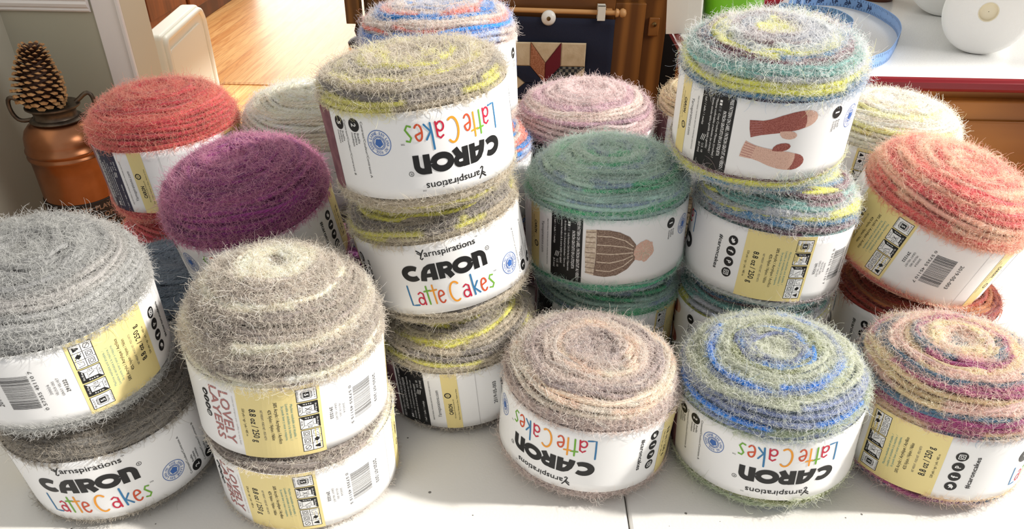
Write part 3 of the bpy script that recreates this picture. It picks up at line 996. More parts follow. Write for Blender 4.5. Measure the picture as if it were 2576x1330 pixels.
def build_yarn(parent, R, zt, dome, zb, ex, pal, seed, nfuzz, phase=0.0, pitch=0.42, flen=1.0, wob=0.5):
    rng = np.random.RandomState(seed)
    yr = 0.245
    topp, low = profile(R - yr - 0.04, zt, dome - yr, zb + yr, ex)

    def inband(p):
        """strands stay inside the paper band"""
        rad = np.hypot(p[:, 0], p[:, 1])
        d = np.maximum(zt - p[:, 2], 0) * (p[:, 2] > zt - LH / 2) + np.maximum(p[:, 2] - zt + LH, 0) * (p[:, 2] <= zt - LH / 2)
        edge = np.clip((d + 0.28) / 0.3, 0, 1)
        lim = R + 0.12 - (yr + 0.22) * edge
        k = np.minimum(1, lim / np.maximum(rad, 1e-6))
        p[:, 0] *= k
        p[:, 1] *= k

    Vs, Qs, Cs, Us, off = [], [], [], [], 0
    roots, rnor, rtan, rcol, rw = [], [], [], [], []
    L0 = phase
    for poly, lw in ((topp, 1.0), (low, 0.8)):
        runs = [winding(poly, pitch, 84, rng, R, wob, rng.uniform(0, 6.28))]
        # strands lying across the winding
        s_all = arclen(poly)
        S = s_all[-1]
        for pts, nor, Lm in runs:
            inband(pts)
            sm = np.linspace(0, S, len(pts))
            thm = np.arctan2(pts[:, 1], pts[:, 0])
            if pal in RINGS and poly is topp:
                col = ring_colour(pal, sm, thm, rng)
            else:
                col = strand_colour(pal, L0 + Lm, rng)
            hn = np.interp(np.arange(len(pts)), np.arange(0, len(pts) + 3, 3), rng.normal(0, 0.13, len(np.arange(0, len(pts) + 3, 3))))
            col = np.clip(1.22 * col * (1 + hn[:, None]), 0, 0.9)          # heathered dye
            v, q = tube_mesh(pts, yr)
            Vs.append(v)
            Qs.append(q + off)
            off += len(v)
            Cs.append(np.clip(np.repeat(col, 6, 0) * (1 + 0.1 * rng.normal(0, 1, (len(col) * 6, 1))), 0, 0.9))
            Us.append(np.stack([np.repeat(Lm * 62, 6) + np.tile(np.arange(6) / 6 * 2.0, len(Lm)), np.tile(np.arange(6) / 6 * 0.2, len(Lm)), np.zeros(len(Lm) * 6)], 1))
            tan = np.gradient(pts, axis=0)
            tan /= np.linalg.norm(tan, axis=1)[:, None] + 1e-9
            roots.append(pts)
            rnor.append(nor)
            rtan.append(tan)
            rcol.append(col)
            step = np.concatenate([[0], np.linalg.norm(np.diff(pts, axis=0), axis=1)])
            hid = ((pts[:, 2] < zt - 0.02) & (pts[:, 2] > zt - LH + 0.02)) | (pts[:, 2] < zb + 0.35)
            rw.append(np.where(hid, 0, step) * lw)
            base = (pts, nor, col, L0 + Lm)
            # crossing arcs
            na = int(S / pitch * 1.5)
            for _ in range(na):
                i0 = rng.randint(0, len(pts) - 2)
                ln = rng.uniform(0.6, 2.4)
                th0 = math.atan2(pts[i0, 1], pts[i0, 0])
                s0 = np.interp(i0, np.arange(len(pts)), np.linspace(0, S, len(pts)))
                m_ = max(8, int(ln / (2 * PI) * 84))
                tt = np.linspace(0, 1, m_)
                s_ = np.clip(s0 + rng.uniform(-1.6, 1.6) * pitch * (tt - .5) + 0.12 * np.sin(tt * 9 + i0), 0.05, S - 0.05)
                r_ = np.interp(s_, s_all, poly[:, 0])
                z_ = np.interp(s_, s_all, poly[:, 1])
                lift = (0.13 * np.sin(PI * tt) ** 0.5 - 0.16 * (1 - np.sin(PI * tt)) ** 3)
                e = 0.05
                r2 = np.interp(np.clip(s_ + e, 0, S), s_all, poly[:, 0]) - np.interp(np.clip(s_ - e, 0, S), s_all, poly[:, 0])
                z2 = np.interp(np.clip(s_ + e, 0, S), s_all, poly[:, 1]) - np.interp(np.clip(s_ - e, 0, S), s_all, poly[:, 1])
                nl = np.hypot(r2, z2) + 1e-9
                r_ = np.maximum(r_ - z2 / nl * lift, 0.1)
                z_ = z_ + r2 / nl * lift
                th = th0 + ln * tt
                ap = np.stack([r_ * np.cos(th), r_ * np.sin(th), z_], 1)
                inband(ap)
                v, q = tube_mesh(ap, yr * 0.92)
                Vs.append(v)
                Qs.append(q + off)
                off += len(v)
                cc = col[i0]
                Cs.append(np.tile(cc, (len(v), 1)))
                Lx = np.linspace(0, ln * r_.mean() / 100, m_)
                Us.append(np.stack([np.repeat(Lx * 62, 6) + np.tile(np.arange(6) / 6 * 2.0, m_), np.tile(np.arange(6) / 6 * 0.2, m_), np.zeros(m_ * 6)], 1))
            L0 += Lm[-1]
    # solid core under the strands
    core = np.concatenate([topp, low]) * np.array([1, 1])
    nb = 48
    a = 2 * PI * np.arange(nb) / nb
    cr = np.maximum(core[:, 0] - 0.12, 0.02)
    cz = core[:, 1].copy()
    cz[:len(topp) - 2] -= 0.12
    v = np.stack([cr[:, None] * np.cos(a), cr[:, None] * np.sin(a), np.repeat(cz[:, None], nb, 1)], -1).reshape(-1, 3)
    i = np.arange(len(core) - 1)[:, None] * nb
    k = np.arange(nb)[None, :]
    k2 = (k + 1) % nb
    q = np.stack([i + k, i + nb + k, i + nb + k2, i + k2], -1).reshape(-1, 4)
    Vs.append(v)
    Qs.append(q + off)
    mean = np.mean([lin(c) for c, _ in PAL[pal]], 0) * 0.8
    Cs.append(np.tile(mean, (len(v), 1)))
    Us.append(np.zeros((len(v), 3)))
    V = np.concatenate(Vs) / 100
    Q = np.concatenate(Qs)
    me = bpy.data.meshes.new('yarn_winding')
    me.vertices.add(len(V))
    me.vertices.foreach_set('co', V.astype(np.float32).ravel())
    me.loops.add(len(Q) * 4)
    me.loops.foreach_set('vertex_index', Q.astype(np.int32).ravel())
    me.polygons.add(len(Q))
    me.polygons.foreach_set('loop_start', np.arange(0, len(Q) * 4, 4, dtype=np.int32))
    me.polygons.foreach_set('use_smooth', np.ones(len(Q), bool))
    me.update(calc_edges=True)
    cc = np.concatenate(Cs)
    add_attr(me, 'col', 'FLOAT_COLOR', 'POINT', np.concatenate([cc, np.ones((len(cc), 1))], 1), 'color')
    add_attr(me, 'ply', 'FLOAT_VECTOR', 'POINT', np.concatenate(Us), 'vector')
    me.materials.append(M_yarn)
    o = bpy.data.objects.new('yarn_winding', me)
    C.objects.link(o)
    o.parent = parent
    # fibres
    if nfuzz:
        RT, RN, RTn, RC, RW = map(np.concatenate, (roots, rnor, rtan, rcol, rw))
        pick = rng.choice(len(RT), nfuzz, p=RW / RW.sum())
        P0, N0, T0, C0 = RT[pick], RN[pick], RTn[pick], RC[pick]
        P0 = P0 + N0 * yr * rng.uniform(0.55, 1.02, (nfuzz, 1)) + np.cross(N0, T0) * yr * rng.uniform(-0.8, 0.8, (nfuzz, 1))
        B0 = np.cross(N0, T0)
        sg = np.where(rng.rand(nfuzz) < 0.5, -1, 1)[:, None]
        kind_ = rng.rand(nfuzz, 1)
        carpet = kind_ < 0.52                                     # fine fibres lying on the strands
        short = kind_ < 0.78
        lift = np.abs(rng.normal(0.26, 0.3, (nfuzz, 1))) + 0.05
        lift = np.where(carpet, 0.04 + 0.16 * rng.rand(nfuzz, 1), lift)
        d = T0 * sg * rng.uniform(0.0, 1.0, (nfuzz, 1)) + B0 * rng.normal(0, 0.7, (nfuzz, 1)) + N0 * lift
        d /= np.linalg.norm(d, axis=1)[:, None]
        ln = flen * np.clip(rng.gamma(5, 0.155, (nfuzz, 1)), 0.35, 1.9) * np.where(carpet, 0.85, np.where(short, 0.6, 1.0))
        e = rng.normal(0, 1, (nfuzz, 3)) - N0 * 0.55             # side the fibre bends to: mostly back on the ball
        e -= d * (e * d).sum(1)[:, None]
        e /= np.linalg.norm(e, axis=1)[:, None] + 1e-9
        kap = np.abs(rng.normal(0, 2.2, (nfuzz, 1))) + 0.8
        kap2 = rng.normal(0, 1.4, (nfuzz, 1))
        K = 8
        tt = (np.arange(K - 1) + 0.5) / (K - 1)
        phi = kap * tt[None] + kap2 * tt[None] ** 2
        dirs = d[:, None] * np.cos(phi)[..., None] + e[:, None] * np.sin(phi)[..., None]
        pos = np.concatenate([P0[:, None], P0[:, None] + np.cumsum(dirs, 1) * (ln / (K - 1))[:, None]], 1)
        # keep fibres outside the ball and out of the label and the table
        rad = np.hypot(pos[..., 0], pos[..., 1])
        band = (pos[..., 2] < zt + 0.05) & (pos[..., 2] > zt - LH - 0.05)
        need = np.where(band, np.maximum(rad, R + 0.11 + 0.04 * rng.rand(nfuzz, 1)), rad)
        sc = need / np.maximum(rad, 1e-6)
        pos[..., 0] *= sc
        pos[..., 1] *= sc
        pos[..., 2] = np.maximum(pos[..., 2], zb + 0.03)
        fc, fm = FUZZ[pal]
        fc = lin(fc)
        mixv = np.clip(fm + 0.2 + rng.normal(0, 0.22, (nfuzz, 1)), 0.1, 1)
        mixv = np.where(carpet, mixv * 0.62, mixv)
        cf = C0 * (1 - mixv) + fc * mixv
        cf = np.clip(cf * rng.uniform(0.95, 1.5, (nfuzz, 1)), 0, 0.96)
        hc = bpy.data.hair_curves.new('fuzz')
        hc.add_curves([K] * nfuzz)
        hc.attributes['position'].data.foreach_set('vector', (pos / 100).astype(np.float32).ravel())
        rad_ = np.tile(np.linspace(1, 0.5, K), (nfuzz, 1)) * (rng.uniform(0.75, 1.2, (nfuzz, 1)) * np.where(carpet, 0.000115, np.where(short, 0.00011, 0.00014)))
        ra = hc.attributes.get('radius') or hc.attributes.new('radius', 'FLOAT', 'POINT')
        ra.data.foreach_set('value', rad_.astype(np.float32).ravel())
        ca = hc.attributes.new('col', 'FLOAT_COLOR', 'CURVE')
        ca.data.foreach_set('color', np.concatenate([cf, np.ones((nfuzz, 1))], 1).astype(np.float32).ravel())
        hc.materials.append(M_fuzz)
        fo = bpy.data.objects.new('fuzz', hc)
        C.objects.link(fo)
        fo.parent = o
        fo['kind'] = 'stuff'
    return o


def cake(cx, cy, cz, tx, ty, R, orient, off, pkey, pkw, pal, dome, zb, label, seed, nfuzz=9000, ex=2.4, group=None, phase=0.0, flen=1.0, lab=True):
    """cx..cz: label centre in cm, (tx, ty): lean, zb: bottom of the ball below the label centre (cm, negative)"""
    if cz < 6:
        zb = -(cz - 0.03 - 5.0 * math.hypot(tx, ty))          # stands on the table
    ax = Vector((tx, ty, 1)).normalized()
    ex_ = (Vector((1, 0, 0)) - ax * ax.x).normalized()
    ey_ = ax.cross(ex_)
    mt = Matrix((ex_, ey_, ax)).transposed().to_4x4()
    base = Vector((cx, cy, cz)) / 100 + ax * (zb / 100)
    mt.translation = base
    e = bpy.data.objects.new('yarn_cake', None)
    e.empty_display_size = 0.02
    C.objects.link(e)
    e.matrix_world = mt
    tag(e, label, 'yarn', group)
    zc = -zb
    build_yarn(e, R, zc + LH / 2, dome, 0.0, ex, pal, seed, nfuzz, phase, flen=flen)
    if lab:
        build_label('paper_label', R, orient, off, pkey, pkw, e, zc, seed)
    return e


# ------------------------------------------------------------------ the yarn cakes
KW = {
    'contrast': dict(design='contrast'),
    'mittens': dict(design='mittens'),
    'hat': dict(design='hat'),
    'lovely': dict(design='contrast', lovely=True, date='2020-07-203', code='0 57355 45115 5'),
    'navy': dict(design='contrast', panel=M_navy),
}
NF = 3.4
CAKES = [
    # cx cy cz tx ty R orient off print palette dome zb label seed fuzz
    (-5.17, 58.72, 4.57, -.08, -.05, 7.5, 'U', 3.38, 'contrast', 'olive', 2.7, -4.5, 'grey-taupe yarn cake with olive streaks at the bottom of the tall middle stack', 1, 9000, {}),
    (-6.42, 59.86, 15.71, -.2, .04, 7.35, 'U', -20.6, 'contrast', 'olive', 3.0, -4.9, 'grey and olive yarn cake with upright black lettering, second of the tall middle stack', 2, 10000, {}),
    (-7.65, 58.63, 26.77, -.11, .01, 7.3, 'X', 2.1, 'contrast', 'olive', 2.2, -4.8, 'grey and yellow-green yarn cake with upside-down lettering on top of the tall middle stack', 3, 13000, {'ex': 3.2, 'phase': .9}),
    (9.68, 67.71, 3.9, .01, .04, 7.35, 'U', -0.9, 'contrast', 'sea', 3.3, -3.8, 'sea green yarn cake under the one with the bobble hat picture', 4, 6000, {}),
    (8.83, 66.83, 14.85, -.03, .02, 7.7, 'X', -35.15, 'hat', 'sea', 4.0, -4.6, 'sea green yarn cake with a bobble hat picture on its label', 5, 14000, {'ex': 2.3}),
    (24.32, 65.43, 4.59, -.05, .02, 7.5, 'X', -49.0, 'mittens', 'teal', 2.2, -4.5, 'teal and plum yarn cake at the bottom of its stack, behind the green-blue one', 6, 5000, {}),
    (24.24, 65.26, 14.08, .04, .05, 7.4, 'X', -16.05, 'contrast', 'teal', 4.4, -4.2, 'teal, plum and lime yarn cake with the yellow weight panel, middle of its stack', 7, 12000, {'phase': 1.2}),
    (21.24, 64.97, 26.77, -.03, -.09, 7.45, 'X', -36.75, 'mittens', 'teal', 3.3, -5.0, 'teal, plum and lime yarn cake with mittens pictured on its label, top of its stack', 8, 15000, {'phase': 3.05, 'flen': 1.15, 'ex': 2.8}),
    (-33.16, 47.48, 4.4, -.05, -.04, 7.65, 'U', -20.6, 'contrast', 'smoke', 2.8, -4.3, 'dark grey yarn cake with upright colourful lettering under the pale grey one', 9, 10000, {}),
    (-34.34, 46.5, 14.95, .01, -.06, 7.47, 'U', -0.95, 'contrast', 'silver', 4.1, -4.4, 'pale grey yarn cake with barcode and yellow panel, front left stack top', 10, 15000, {}),
    (-17.08, 46.93, 3.9, .0, -.04, 7.35, 'X', -15.2, 'lovely', 'pepper', .7, -3.8, 'cream and grey-brown yarn cake beneath its twin, rose LOVELY LAYERS lettering near the table', 11, 6000, {}),
    (-17.6, 47.78, 10.65, .02, .04, 7.4, 'X', -13.7, 'lovely', 'pepper', 6.5, -3.3, 'cream and grey-brown yarn cake with a tall swirled dome above rose LOVELY LAYERS lettering', 12, 19000, {'ex': 2.2, 'phase': .2}),
    (6.67, 50.8, 4.79, .05, .02, 7.57, 'X', -5.45, 'contrast', 'taupe', 3.1, -4.65, 'taupe and peach yarn cake alone at the front centre of the table', 13, 14000, {'phase': 1.4, 'ex': 2.6}),
    (21.99, 50.22, 5.01, -.07, .02, 7.75, 'X', -1.95, 'contrast', 'meadow', 3.7, -4.85, 'sage green and bright blue swirled yarn cake at the front of the table', 14, 15000, {'phase': .7, 'ex': 2.6}),
    (37.11, 50.65, 4.71, -.03, .04, 7.6, 'U', -14.5, 'contrast', 'dusk', 4.6, -4.55, 'dusty pink, magenta and slate blue yarn cake at the front right corner', 15, 15000, {'phase': .55, 'ex': 2.5}),
    (40.99, 65.54, 4.62, -.03, .04, 7.5, 'X', -18.2, 'contrast', 'claret', 1.9, -4.5, 'dark red and rust yarn cake beneath the tilted coral and peach one', 16, 5000, {}),
    (40.01, 66.79, 14.23, .24, -.12, 7.8, 'X', -23.3, 'contrast', 'coral', 4.6, -3.9, 'coral and peach yarn cake tilted to the right, barcode facing front', 17, 16000, {'ex': 2.5, 'phase': .4}),
    (-36.87, 77.92, 15.74, -.08, .01, 7.5, 'U', 3.0, 'navy', 'red', 4.4, -4.6, 'raspberry red yarn cake with a navy label panel, top of the back left stack', 18, 13000, {}),
    (-36.5, 78.0, 4.6, -.02, 0, 7.4, 'U', 12.0, 'contrast', 'red', 3.0, -4.5, 'raspberry red yarn cake at the bottom of the back left stack', 19, 3500, {}),
    (-23.84, 63.59, 14.64, -.13, -.14, 7.5, 'X', -0.5, 'contrast', 'plum', 4.6, -4.2, 'deep purple yarn cake tilted towards the front between the red and the cream grey ones', 20, 16000, {'ex': 2.3}),
    (-33.3, 64.0, 4.4, 0, 0, 7.1, 'X', 9.0, 'contrast', 'slate', 3.6, -4.3, 'slate blue-grey yarn cake on the table between pale grey and purple ones', 21, 6000, {}),
    (-22.3, 80.8, 14.9, .02, 0, 7.5, 'X', 6.0, 'contrast', 'cream', 4.4, -4.4, 'creamy white fluffy yarn cake behind the purple one', 22, 9000, {}),
    (7.62, 81.6, 16.1, -.05, -.01, 7.65, 'X', -36.9, 'hat', 'mauve', 3.7, -5.0, 'pale mauve yarn cake in front of the star quilt', 23, 11000, {'ex': 2.2}),
    (-7.52, 76.15, 25.66, -.05, .06, 7.5, 'X', -31.0, 'hat', 'bluered', 3.4, -4.6, 'bright blue and coral striped yarn cake at the back of the tall middle stack', 24, 11000, {'ex': 2.8, 'phase': 2.3}),
    (-5.6, 76.3, 15.0, 0, 0, 7.5, 'X', 0.0, 'contrast', 'bluered', 3.0, -4.6, 'blue and coral yarn cake just showing at the edge under its striped twin', 25, 5000, {}),
    (41.0, 82.3, 15.2, .03, 0, 7.5, 'U', -11.3, 'contrast', 'lemon', 3.8, -4.6, 'lemon and cream yarn cake behind the coral one, in front of the drawers', 26, 10000, {'phase': .3}),
    (23.0, 82.4, 17.4, 0, 0, 7.4, 'X', 0.0, 'contrast', 'sand', 3.0, -4.8, 'sandy beige yarn cake peeping out at the left behind the mittens label', 27, 4000, {}),
]
for (cx, cy, cz, tx, ty, R, ori, off, pk, pal, dome, zb, lab, seed, nf, kw) in CAKES:
    cake(cx, cy, cz, tx, ty, R, ori, off, pk, KW[pk], pal, dome, zb, lab, seed, int(nf * NF), **kw)
# supports out of sight under the raised cakes
BASES = [(-8.2, 77.2, 4.7, 'bluered', 2.4, 'blue and coral yarn cake on the table under the back middle stack'),
         (6.8, 82.6, 4.8, 'mauve', 2.9, 'pale mauve yarn cake on the table under the other mauve one'),
         (-22.3, 80.6, 4.6, 'cream', 2.6, 'creamy white yarn cake on the table under the fluffy white one'),
         (41.2, 82.4, 4.6, 'lemon', 2.7, 'lemon yarn cake on the table under the other lemon one'),
         (23.2, 82.6, 4.8, 'sand', 4.4, 'sandy beige yarn cake on the table under the other beige one'),
         (-19.3, 64.7, 4.4, 'plum', 2.4, 'purple yarn cake on the table under the tilted purple one')]
for i, (x, y, z, pal, dome, lab) in enumerate(BASES):
    cake(x, y, z, 0, 0, 6.9 if pal == 'plum' else 7.4, 'X', 5.0, 'contrast', KW['contrast'], pal, dome, -z + 0.1, lab, 40 + i, 600)

# ------------------------------------------------------------------ the folding table
tb = empty('folding_table', (0.2, 0.6, -0.74))
tag(tb, 'white speckled plastic folding table that carries the yarn', 'table')


def rel(o, e):
    o.parent = e
    o.matrix_parent_inverse = e.matrix_basis.inverted()
    return o


top = MB()
SX = 0.098
top.box((-0.52, 0.2, -0.045), (SX - 0.0006, 0.96, 0), M_table)
top.box((SX + 0.0006, 0.2, -0.045), (1.05, 0.96, 0), M_table)
bpy.context.view_layer.update()
rel(top.build('tabletop', bevel=0.0025), tb)
sm = MB()
sm.box((SX - 0.003, 0.2, -0.04), (SX + 0.003, 0.96, -0.004), M_seam)
rel(sm.build('hinge_seam'), tb)
for sx in (-0.42, 0.92):
    for sy in (0.28, 0.88):
        lg = MB()
        lg.tube([(sx, sy, -0.045), (sx, sy, -0.74)], 0.014, M_tableedge, 12)
        rel(lg.build('leg'), tb)

# ------------------------------------------------------------------ room: floor, walls, doorway
M_floor = bpy.data.materials.new('oak_floor')
M_floor.use_nodes = True
nt = M_floor.node_tree
b = nt.nodes['Principled BSDF']
b.inputs['Roughness'].default_value = 0.42
b.inputs['Specular IOR Level'].default_value = 0.5
tc = nt.nodes.new('ShaderNodeTexCoord')
mp = nt.nodes.new('ShaderNodeMapping')
mp.inputs['Rotation'].default_value = (0, 0, math.radians(-88))
bk_ = nt.nodes.new('ShaderNodeTexBrick')
bk_.inputs['Scale'].default_value = 1.0
bk_.inputs['Brick Width'].default_value = 1.5
bk_.inputs['Row Height'].default_value = 0.06
bk_.inputs['Mortar Size'].default_value = 0.0009
bk_.inputs['Color1'].default_value = (*lin((224, 164, 98)), 1)
bk_.inputs['Color2'].default_value = (*lin((236, 186, 122)), 1)
bk_.inputs['Mortar'].default_value = (*lin((168, 116, 68)), 1)
nz = nt.nodes.new('ShaderNodeTexNoise')
nz.inputs['Scale'].default_value = 3.0
nz.inputs['Detail'].default_value = 6
nz.inputs['Distortion'].default_value = 1.5
mp2 = nt.nodes.new('ShaderNodeMapping')
mp2.inputs['Scale'].default_value = (1.0, 14.0, 1.0)
mixn = nt.nodes.new('ShaderNodeMixRGB')
mixn.blend_type = 'MULTIPLY'
mixn.inputs[0].default_value = 0.55
rp = nt.nodes.new('ShaderNodeValToRGB')
rp.color_ramp.elements[0].position = 0.35
rp.color_ramp.elements[0].color = (*lin((206, 160, 118)), 1)
rp.color_ramp.elements[1].position = 0.6
rp.color_ramp.elements[1].color = (1, 1, 1, 1)
L = nt.links.new
L(tc.outputs['Object'], mp.inputs['Vector'])
L(mp.outputs['Vector'], bk_.inputs['Vector'])
L(mp.outputs['Vector'], mp2.inputs['Vector'])
L(mp2.outputs['Vector'], nz.inputs['Vector'])
L(nz.outputs['Fac'], rp.inputs['Fac'])
L(bk_.outputs['Color'], mixn.inputs[1])
L(rp.outputs['Color'], mixn.inputs[2])
L(mixn.outputs['Color'], b.inputs['Base Color'])
fl = MB()
fl.box((-4.5, 0.0, -0.80), (3.0, 9.5, -0.74), M_floor)
tag(fl.build('floor'), kind='structure')

M_wall = mat('wall_paint_warm', (178, 178, 166), 0.8, bump=(300, 0.05))
M_panel = mat('wainscot_sage_paint', (168, 168, 154), 0.75, bump=(300, 0.05))
M_trim = mat('trim_white_gloss', (226, 224, 226), 0.4)
M_post = mat('door_post_cream', (204, 198, 180), 0.55)
wl = MB()
wl.box((-1.76, 0.5, -0.74), (-1.655, 2.55, 1.6), M_wall)
tag(wl.build('wall_left'), kind='structure')
wb = MB()
wb.box((-1.76, 2.55, -0.74), (-1.353, 2.65, 1.6), M_panel)
tag(wb.build('wall_back'), kind='structure')
t1 = MB()      # chair-rail moulding over the panel
pr = [(2.548, -0.09), (2.541, -0.089), (2.537, -0.084), (2.539, -0.078), (2.532, -0.073), (2.529, -0.064), (2.533, -0.056), (2.529, -0.05), (2.527, -0.03), (2.53, 0.0), (2.548, 0.0)]
t1.prism(pr, -1.655, -1.36, M_trim, 'yz')
tag(t1.build('trim_1'), kind='structure')
t2 = MB()      # white stile beside the panel
t2.box((-1.353, 2.545, -0.74), (-1.275, 2.56, 1.6), M_trim)
t2.box((-1.275, 2.538, -0.74), (-1.262, 2.552, 1.6), M_trim)
tag(t2.build('trim_2', bevel=0.003), kind='structure')
t3 = MB()      # cream end of the wall
t3.box((-1.36, 2.552, -0.74), (-1.2625, 2.73, 1.6), M_post)
tag(t3.build('trim_3', bevel=0.003), kind='structure')
t4 = MB()
t4.box((-1.75, 3.93, -0.741), (1.0, 3.965, -0.735), wood('threshold_oak', (214, 166, 108), (180, 128, 76), (2, 20, 2)))
tag(t4.build('trim_4', bevel=0.002), kind='structure')

wr = MB()  # unseen wall added to cut off the sun; its openings shape the patches
ys = [-0.8, -0.35, 1.135, 2.85, 3.93, 6.5]
for i in range(5):
    if i in (1, 3):
        z0, z1 = ((0.2, 2.25), (1.1, 2.25))[i // 2]
        wr.box((2.25, ys[i], -0.74), (2.37, ys[i + 1], z0), M_wall)
        wr.box((2.25, ys[i], z1), (2.37, ys[i + 1], 2.9), M_wall)
    else:
        wr.box((2.25, ys[i], -0.74), (2.37, ys[i + 1], 2.9), M_wall)
tag(wr.build('wall_right_sun_mask'), kind='structure')

# ------------------------------------------------------------------ copper milk can and pine cone
M_copper = mat('copper', (178, 122, 88), 0.3, 1.0, noise=(7, (136, 88, 60), 0.35, 0.75), bump=(40, 0.05))
M_oldmetal = mat('tarnished_metal', (112, 100, 88), 0.42, 0.85, noise=(30, (70, 62, 56), 0.4, 0.7))
M_band = mat('black_label_band', (38, 30, 28), 0.6)
M_bandtxt = mat('label_tan_letters', (150, 120, 100), 0.6)
can = empty('milk_can', (-1.425, 2.29, -0.74))
tag(can, 'copper milk can with tarnished neck standing in the corner by the wall', 'milk can')
body = MB()
cp = [(0.02, 0.0), (0.106, 0.0), (0.112, 0.01), (0.111, 0.05), (0.110, 0.24), (0.111, 0.278), (0.116, 0.282), (0.1165, 0.289), (0.112, 0.294), (0.112, 0.298), (0.1165, 0.302), (0.1165, 0.309), (0.112, 0.314), (0.111, 0.33), (0.108, 0.348), (0.100, 0.366), (0.086, 0.381), (0.07, 0.389), (0.062, 0.392)]
body.lathe(cp, M_copper, 64)
body.build('body', can, smooth=True)
nk = MB()
nk.lathe([(0.06, 0.388), (0.072, 0.389), (0.076, 0.394), (0.072, 0.399), (0.062, 0.401), (0.060, 0.406), (0.061, 0.418), (0.066, 0.426), (0.074, 0.430), (0.078, 0.433), (0.078, 0.437), (0.074, 0.438), (0.05, 0.430), (0.01, 0.43)], M_oldmetal, 56)
nk.build('neck', can, smooth=True)
for sgn, a0 in ((1, 18), (-1, 196)):
    hd = MB()
    ca, sa = math.cos(math.radians(a0)), math.sin(math.radians(a0))
    pth = []
    for i in range(17):
        t = i / 16
        rr_ = 0.066 + 0.052 * math.sin(PI * t) ** 0.8
        zz = 0.440 - 0.044 * t + 0.022 * math.sin(2 * PI * t) + 0.02 * math.sin(PI * t)
        pth.append((rr_ * ca, rr_ * sa, zz))
    hd.tube(pth, 0.0065, M_oldmetal, 10)
    hd.build('handle', can, smooth=True)
bd = MB()
bd.lathe([(0.1115, 0.05), (0.1135, 0.052), (0.1135, 0.148), (0.1115, 0.15)], M_band, 64)
for i, tx_ in enumerate(('HOW TO PLAY', 'DIRECTOR OF', 'ADVENTURE')):
    v, f = text_geo(tx_, 0.02)
    ln_ = 0.16
    x = v[:, 0] / v[:, 0].max() * ln_
    an = math.radians(-60) + (x - ln_ / 2) / 0.1135
    z = 0.122 - 0.028 * i + v[:, 1] * 0.0225
    bd.add(np.stack([0.1142 * np.cos(an), 0.1142 * np.sin(an), z], 1), f, M_bandtxt)
bd.build('label_band', can)

M_cone = mat('pine_cone_brown', (74, 46, 32), 0.65)
M_conetip = mat('pine_cone_tan', (186, 142, 94), 0.6, noise=(60, (150, 104, 64), 0.4, 0.7))
pc = MB()
rnd = random.Random(5)
HC = 0.215
core_p = [(0.01, 0.0), (0.045, 0.005), (0.052, 0.05), (0.048, 0.11), (0.034, 0.165), (0.014, 0.2), (0.006, 0.222)]
pc.lathe(core_p, M_cone, 20, close=True)
ga = PI * (3 - 5 ** 0.5)
NS = 190
for i in range(NS):
    t = (i + 0.5) / NS
    z = 0.012 + (HC - 0.012) * t
    env = 0.09 * (1 - max(0, t - 0.2) ** 1.5 * 0.85) * (0.86 + 0.14 * min(1, t / 0.12))
    an = i * ga
    el = math.radians(-12 + 62 * t)
    rad_in = np.interp(z, [p[1] for p in core_p], [p[0] for p in core_p]) * 0.7
    ro = env * rnd.uniform(0.94, 1.04)
    wd = 0.0165 * (1.05 - 0.55 * t)
    th = 0.0052 * (1.1 - 0.4 * t)
    d = Vector((math.cos(an), math.sin(an), 0))
    sd = Vector((-math.sin(an), math.cos(an), 0))
    a = d * rad_in + Vector((0, 0, z))
    tip = d * ro + Vector((0, 0, z + (ro - rad_in) * math.tan(el)))
    dirv = (tip - a).normalized()
    upv = sd.cross(dirv) * -1
    if upv.z < 0:
        upv = -upv
    sh = a + (tip - a) * 0.8
    V = [a + sd * wd * .4, a - sd * wd * .4, sh + sd * wd + upv * th * .2, sh - sd * wd + upv * th * .2,
         sh + upv * th * 1.2, sh - upv * th, tip + upv * th * 1.0, tip - upv * th * 0.9 + sd * wd * .5, tip - upv * th * 0.9 - sd * wd * .5]
    F1 = [(0, 2, 4), (0, 4, 1), (1, 4, 3), (0, 5, 2), (0, 1, 5), (1, 3, 5)]
    pc.add(V, F1, M_cone)
    pc.add(V, [(2, 7, 6), (2, 6, 4), (4, 6, 3), (3, 6, 8), (6, 7, 8)], M_conetip)
    pc.add(V, [(2, 5, 7), (5, 8, 7), (5, 3, 8)], M_cone)
pc.tube([(0, 0, 0.2), (0.001, 0, 0.222), (0.003, 0.001, 0.238)], [0.01, 0.009, 0.006], M_cone, 10)
po = pc.build('pine_cone')
po.location = (-1.455, 2.285, -0.302)
po.scale = (0.84, 0.84, 0.73)
po.rotation_euler = (0.0, 0.16, 0.4)
tag(po, 'large open brown pine cone standing on the copper can', 'pine cone')

# ------------------------------------------------------------------ white plastic bin beyond the post, cabinets behind
M_plast = mat('white_plastic', (236, 234, 222), 0.35)
M_plast2 = mat('white_plastic_inset', (224, 222, 210), 0.45)
bn = empty('plastic_bin', (-1.42, 3.2, -0.74))
tag(bn, 'white moulded plastic bin with a rounded corner beyond the doorway post', 'bin')


def rounded(x0, x1, z0, z1, r0, r1, n=8):
    p = [(x0, z0), (x1, z0)]
    p += [(x1 - r1 + r1 * math.cos(PI / 2 * i / n), z1 - r1 + r1 * math.sin(PI / 2 * i / n)) for i in range(n + 1)]
    p += [(x0 + r0 - r0 * math.sin(PI / 2 * i / n), z1 - r0 + r0 * math.cos(PI / 2 * i / n)) for i in range(n + 1)]
    return p


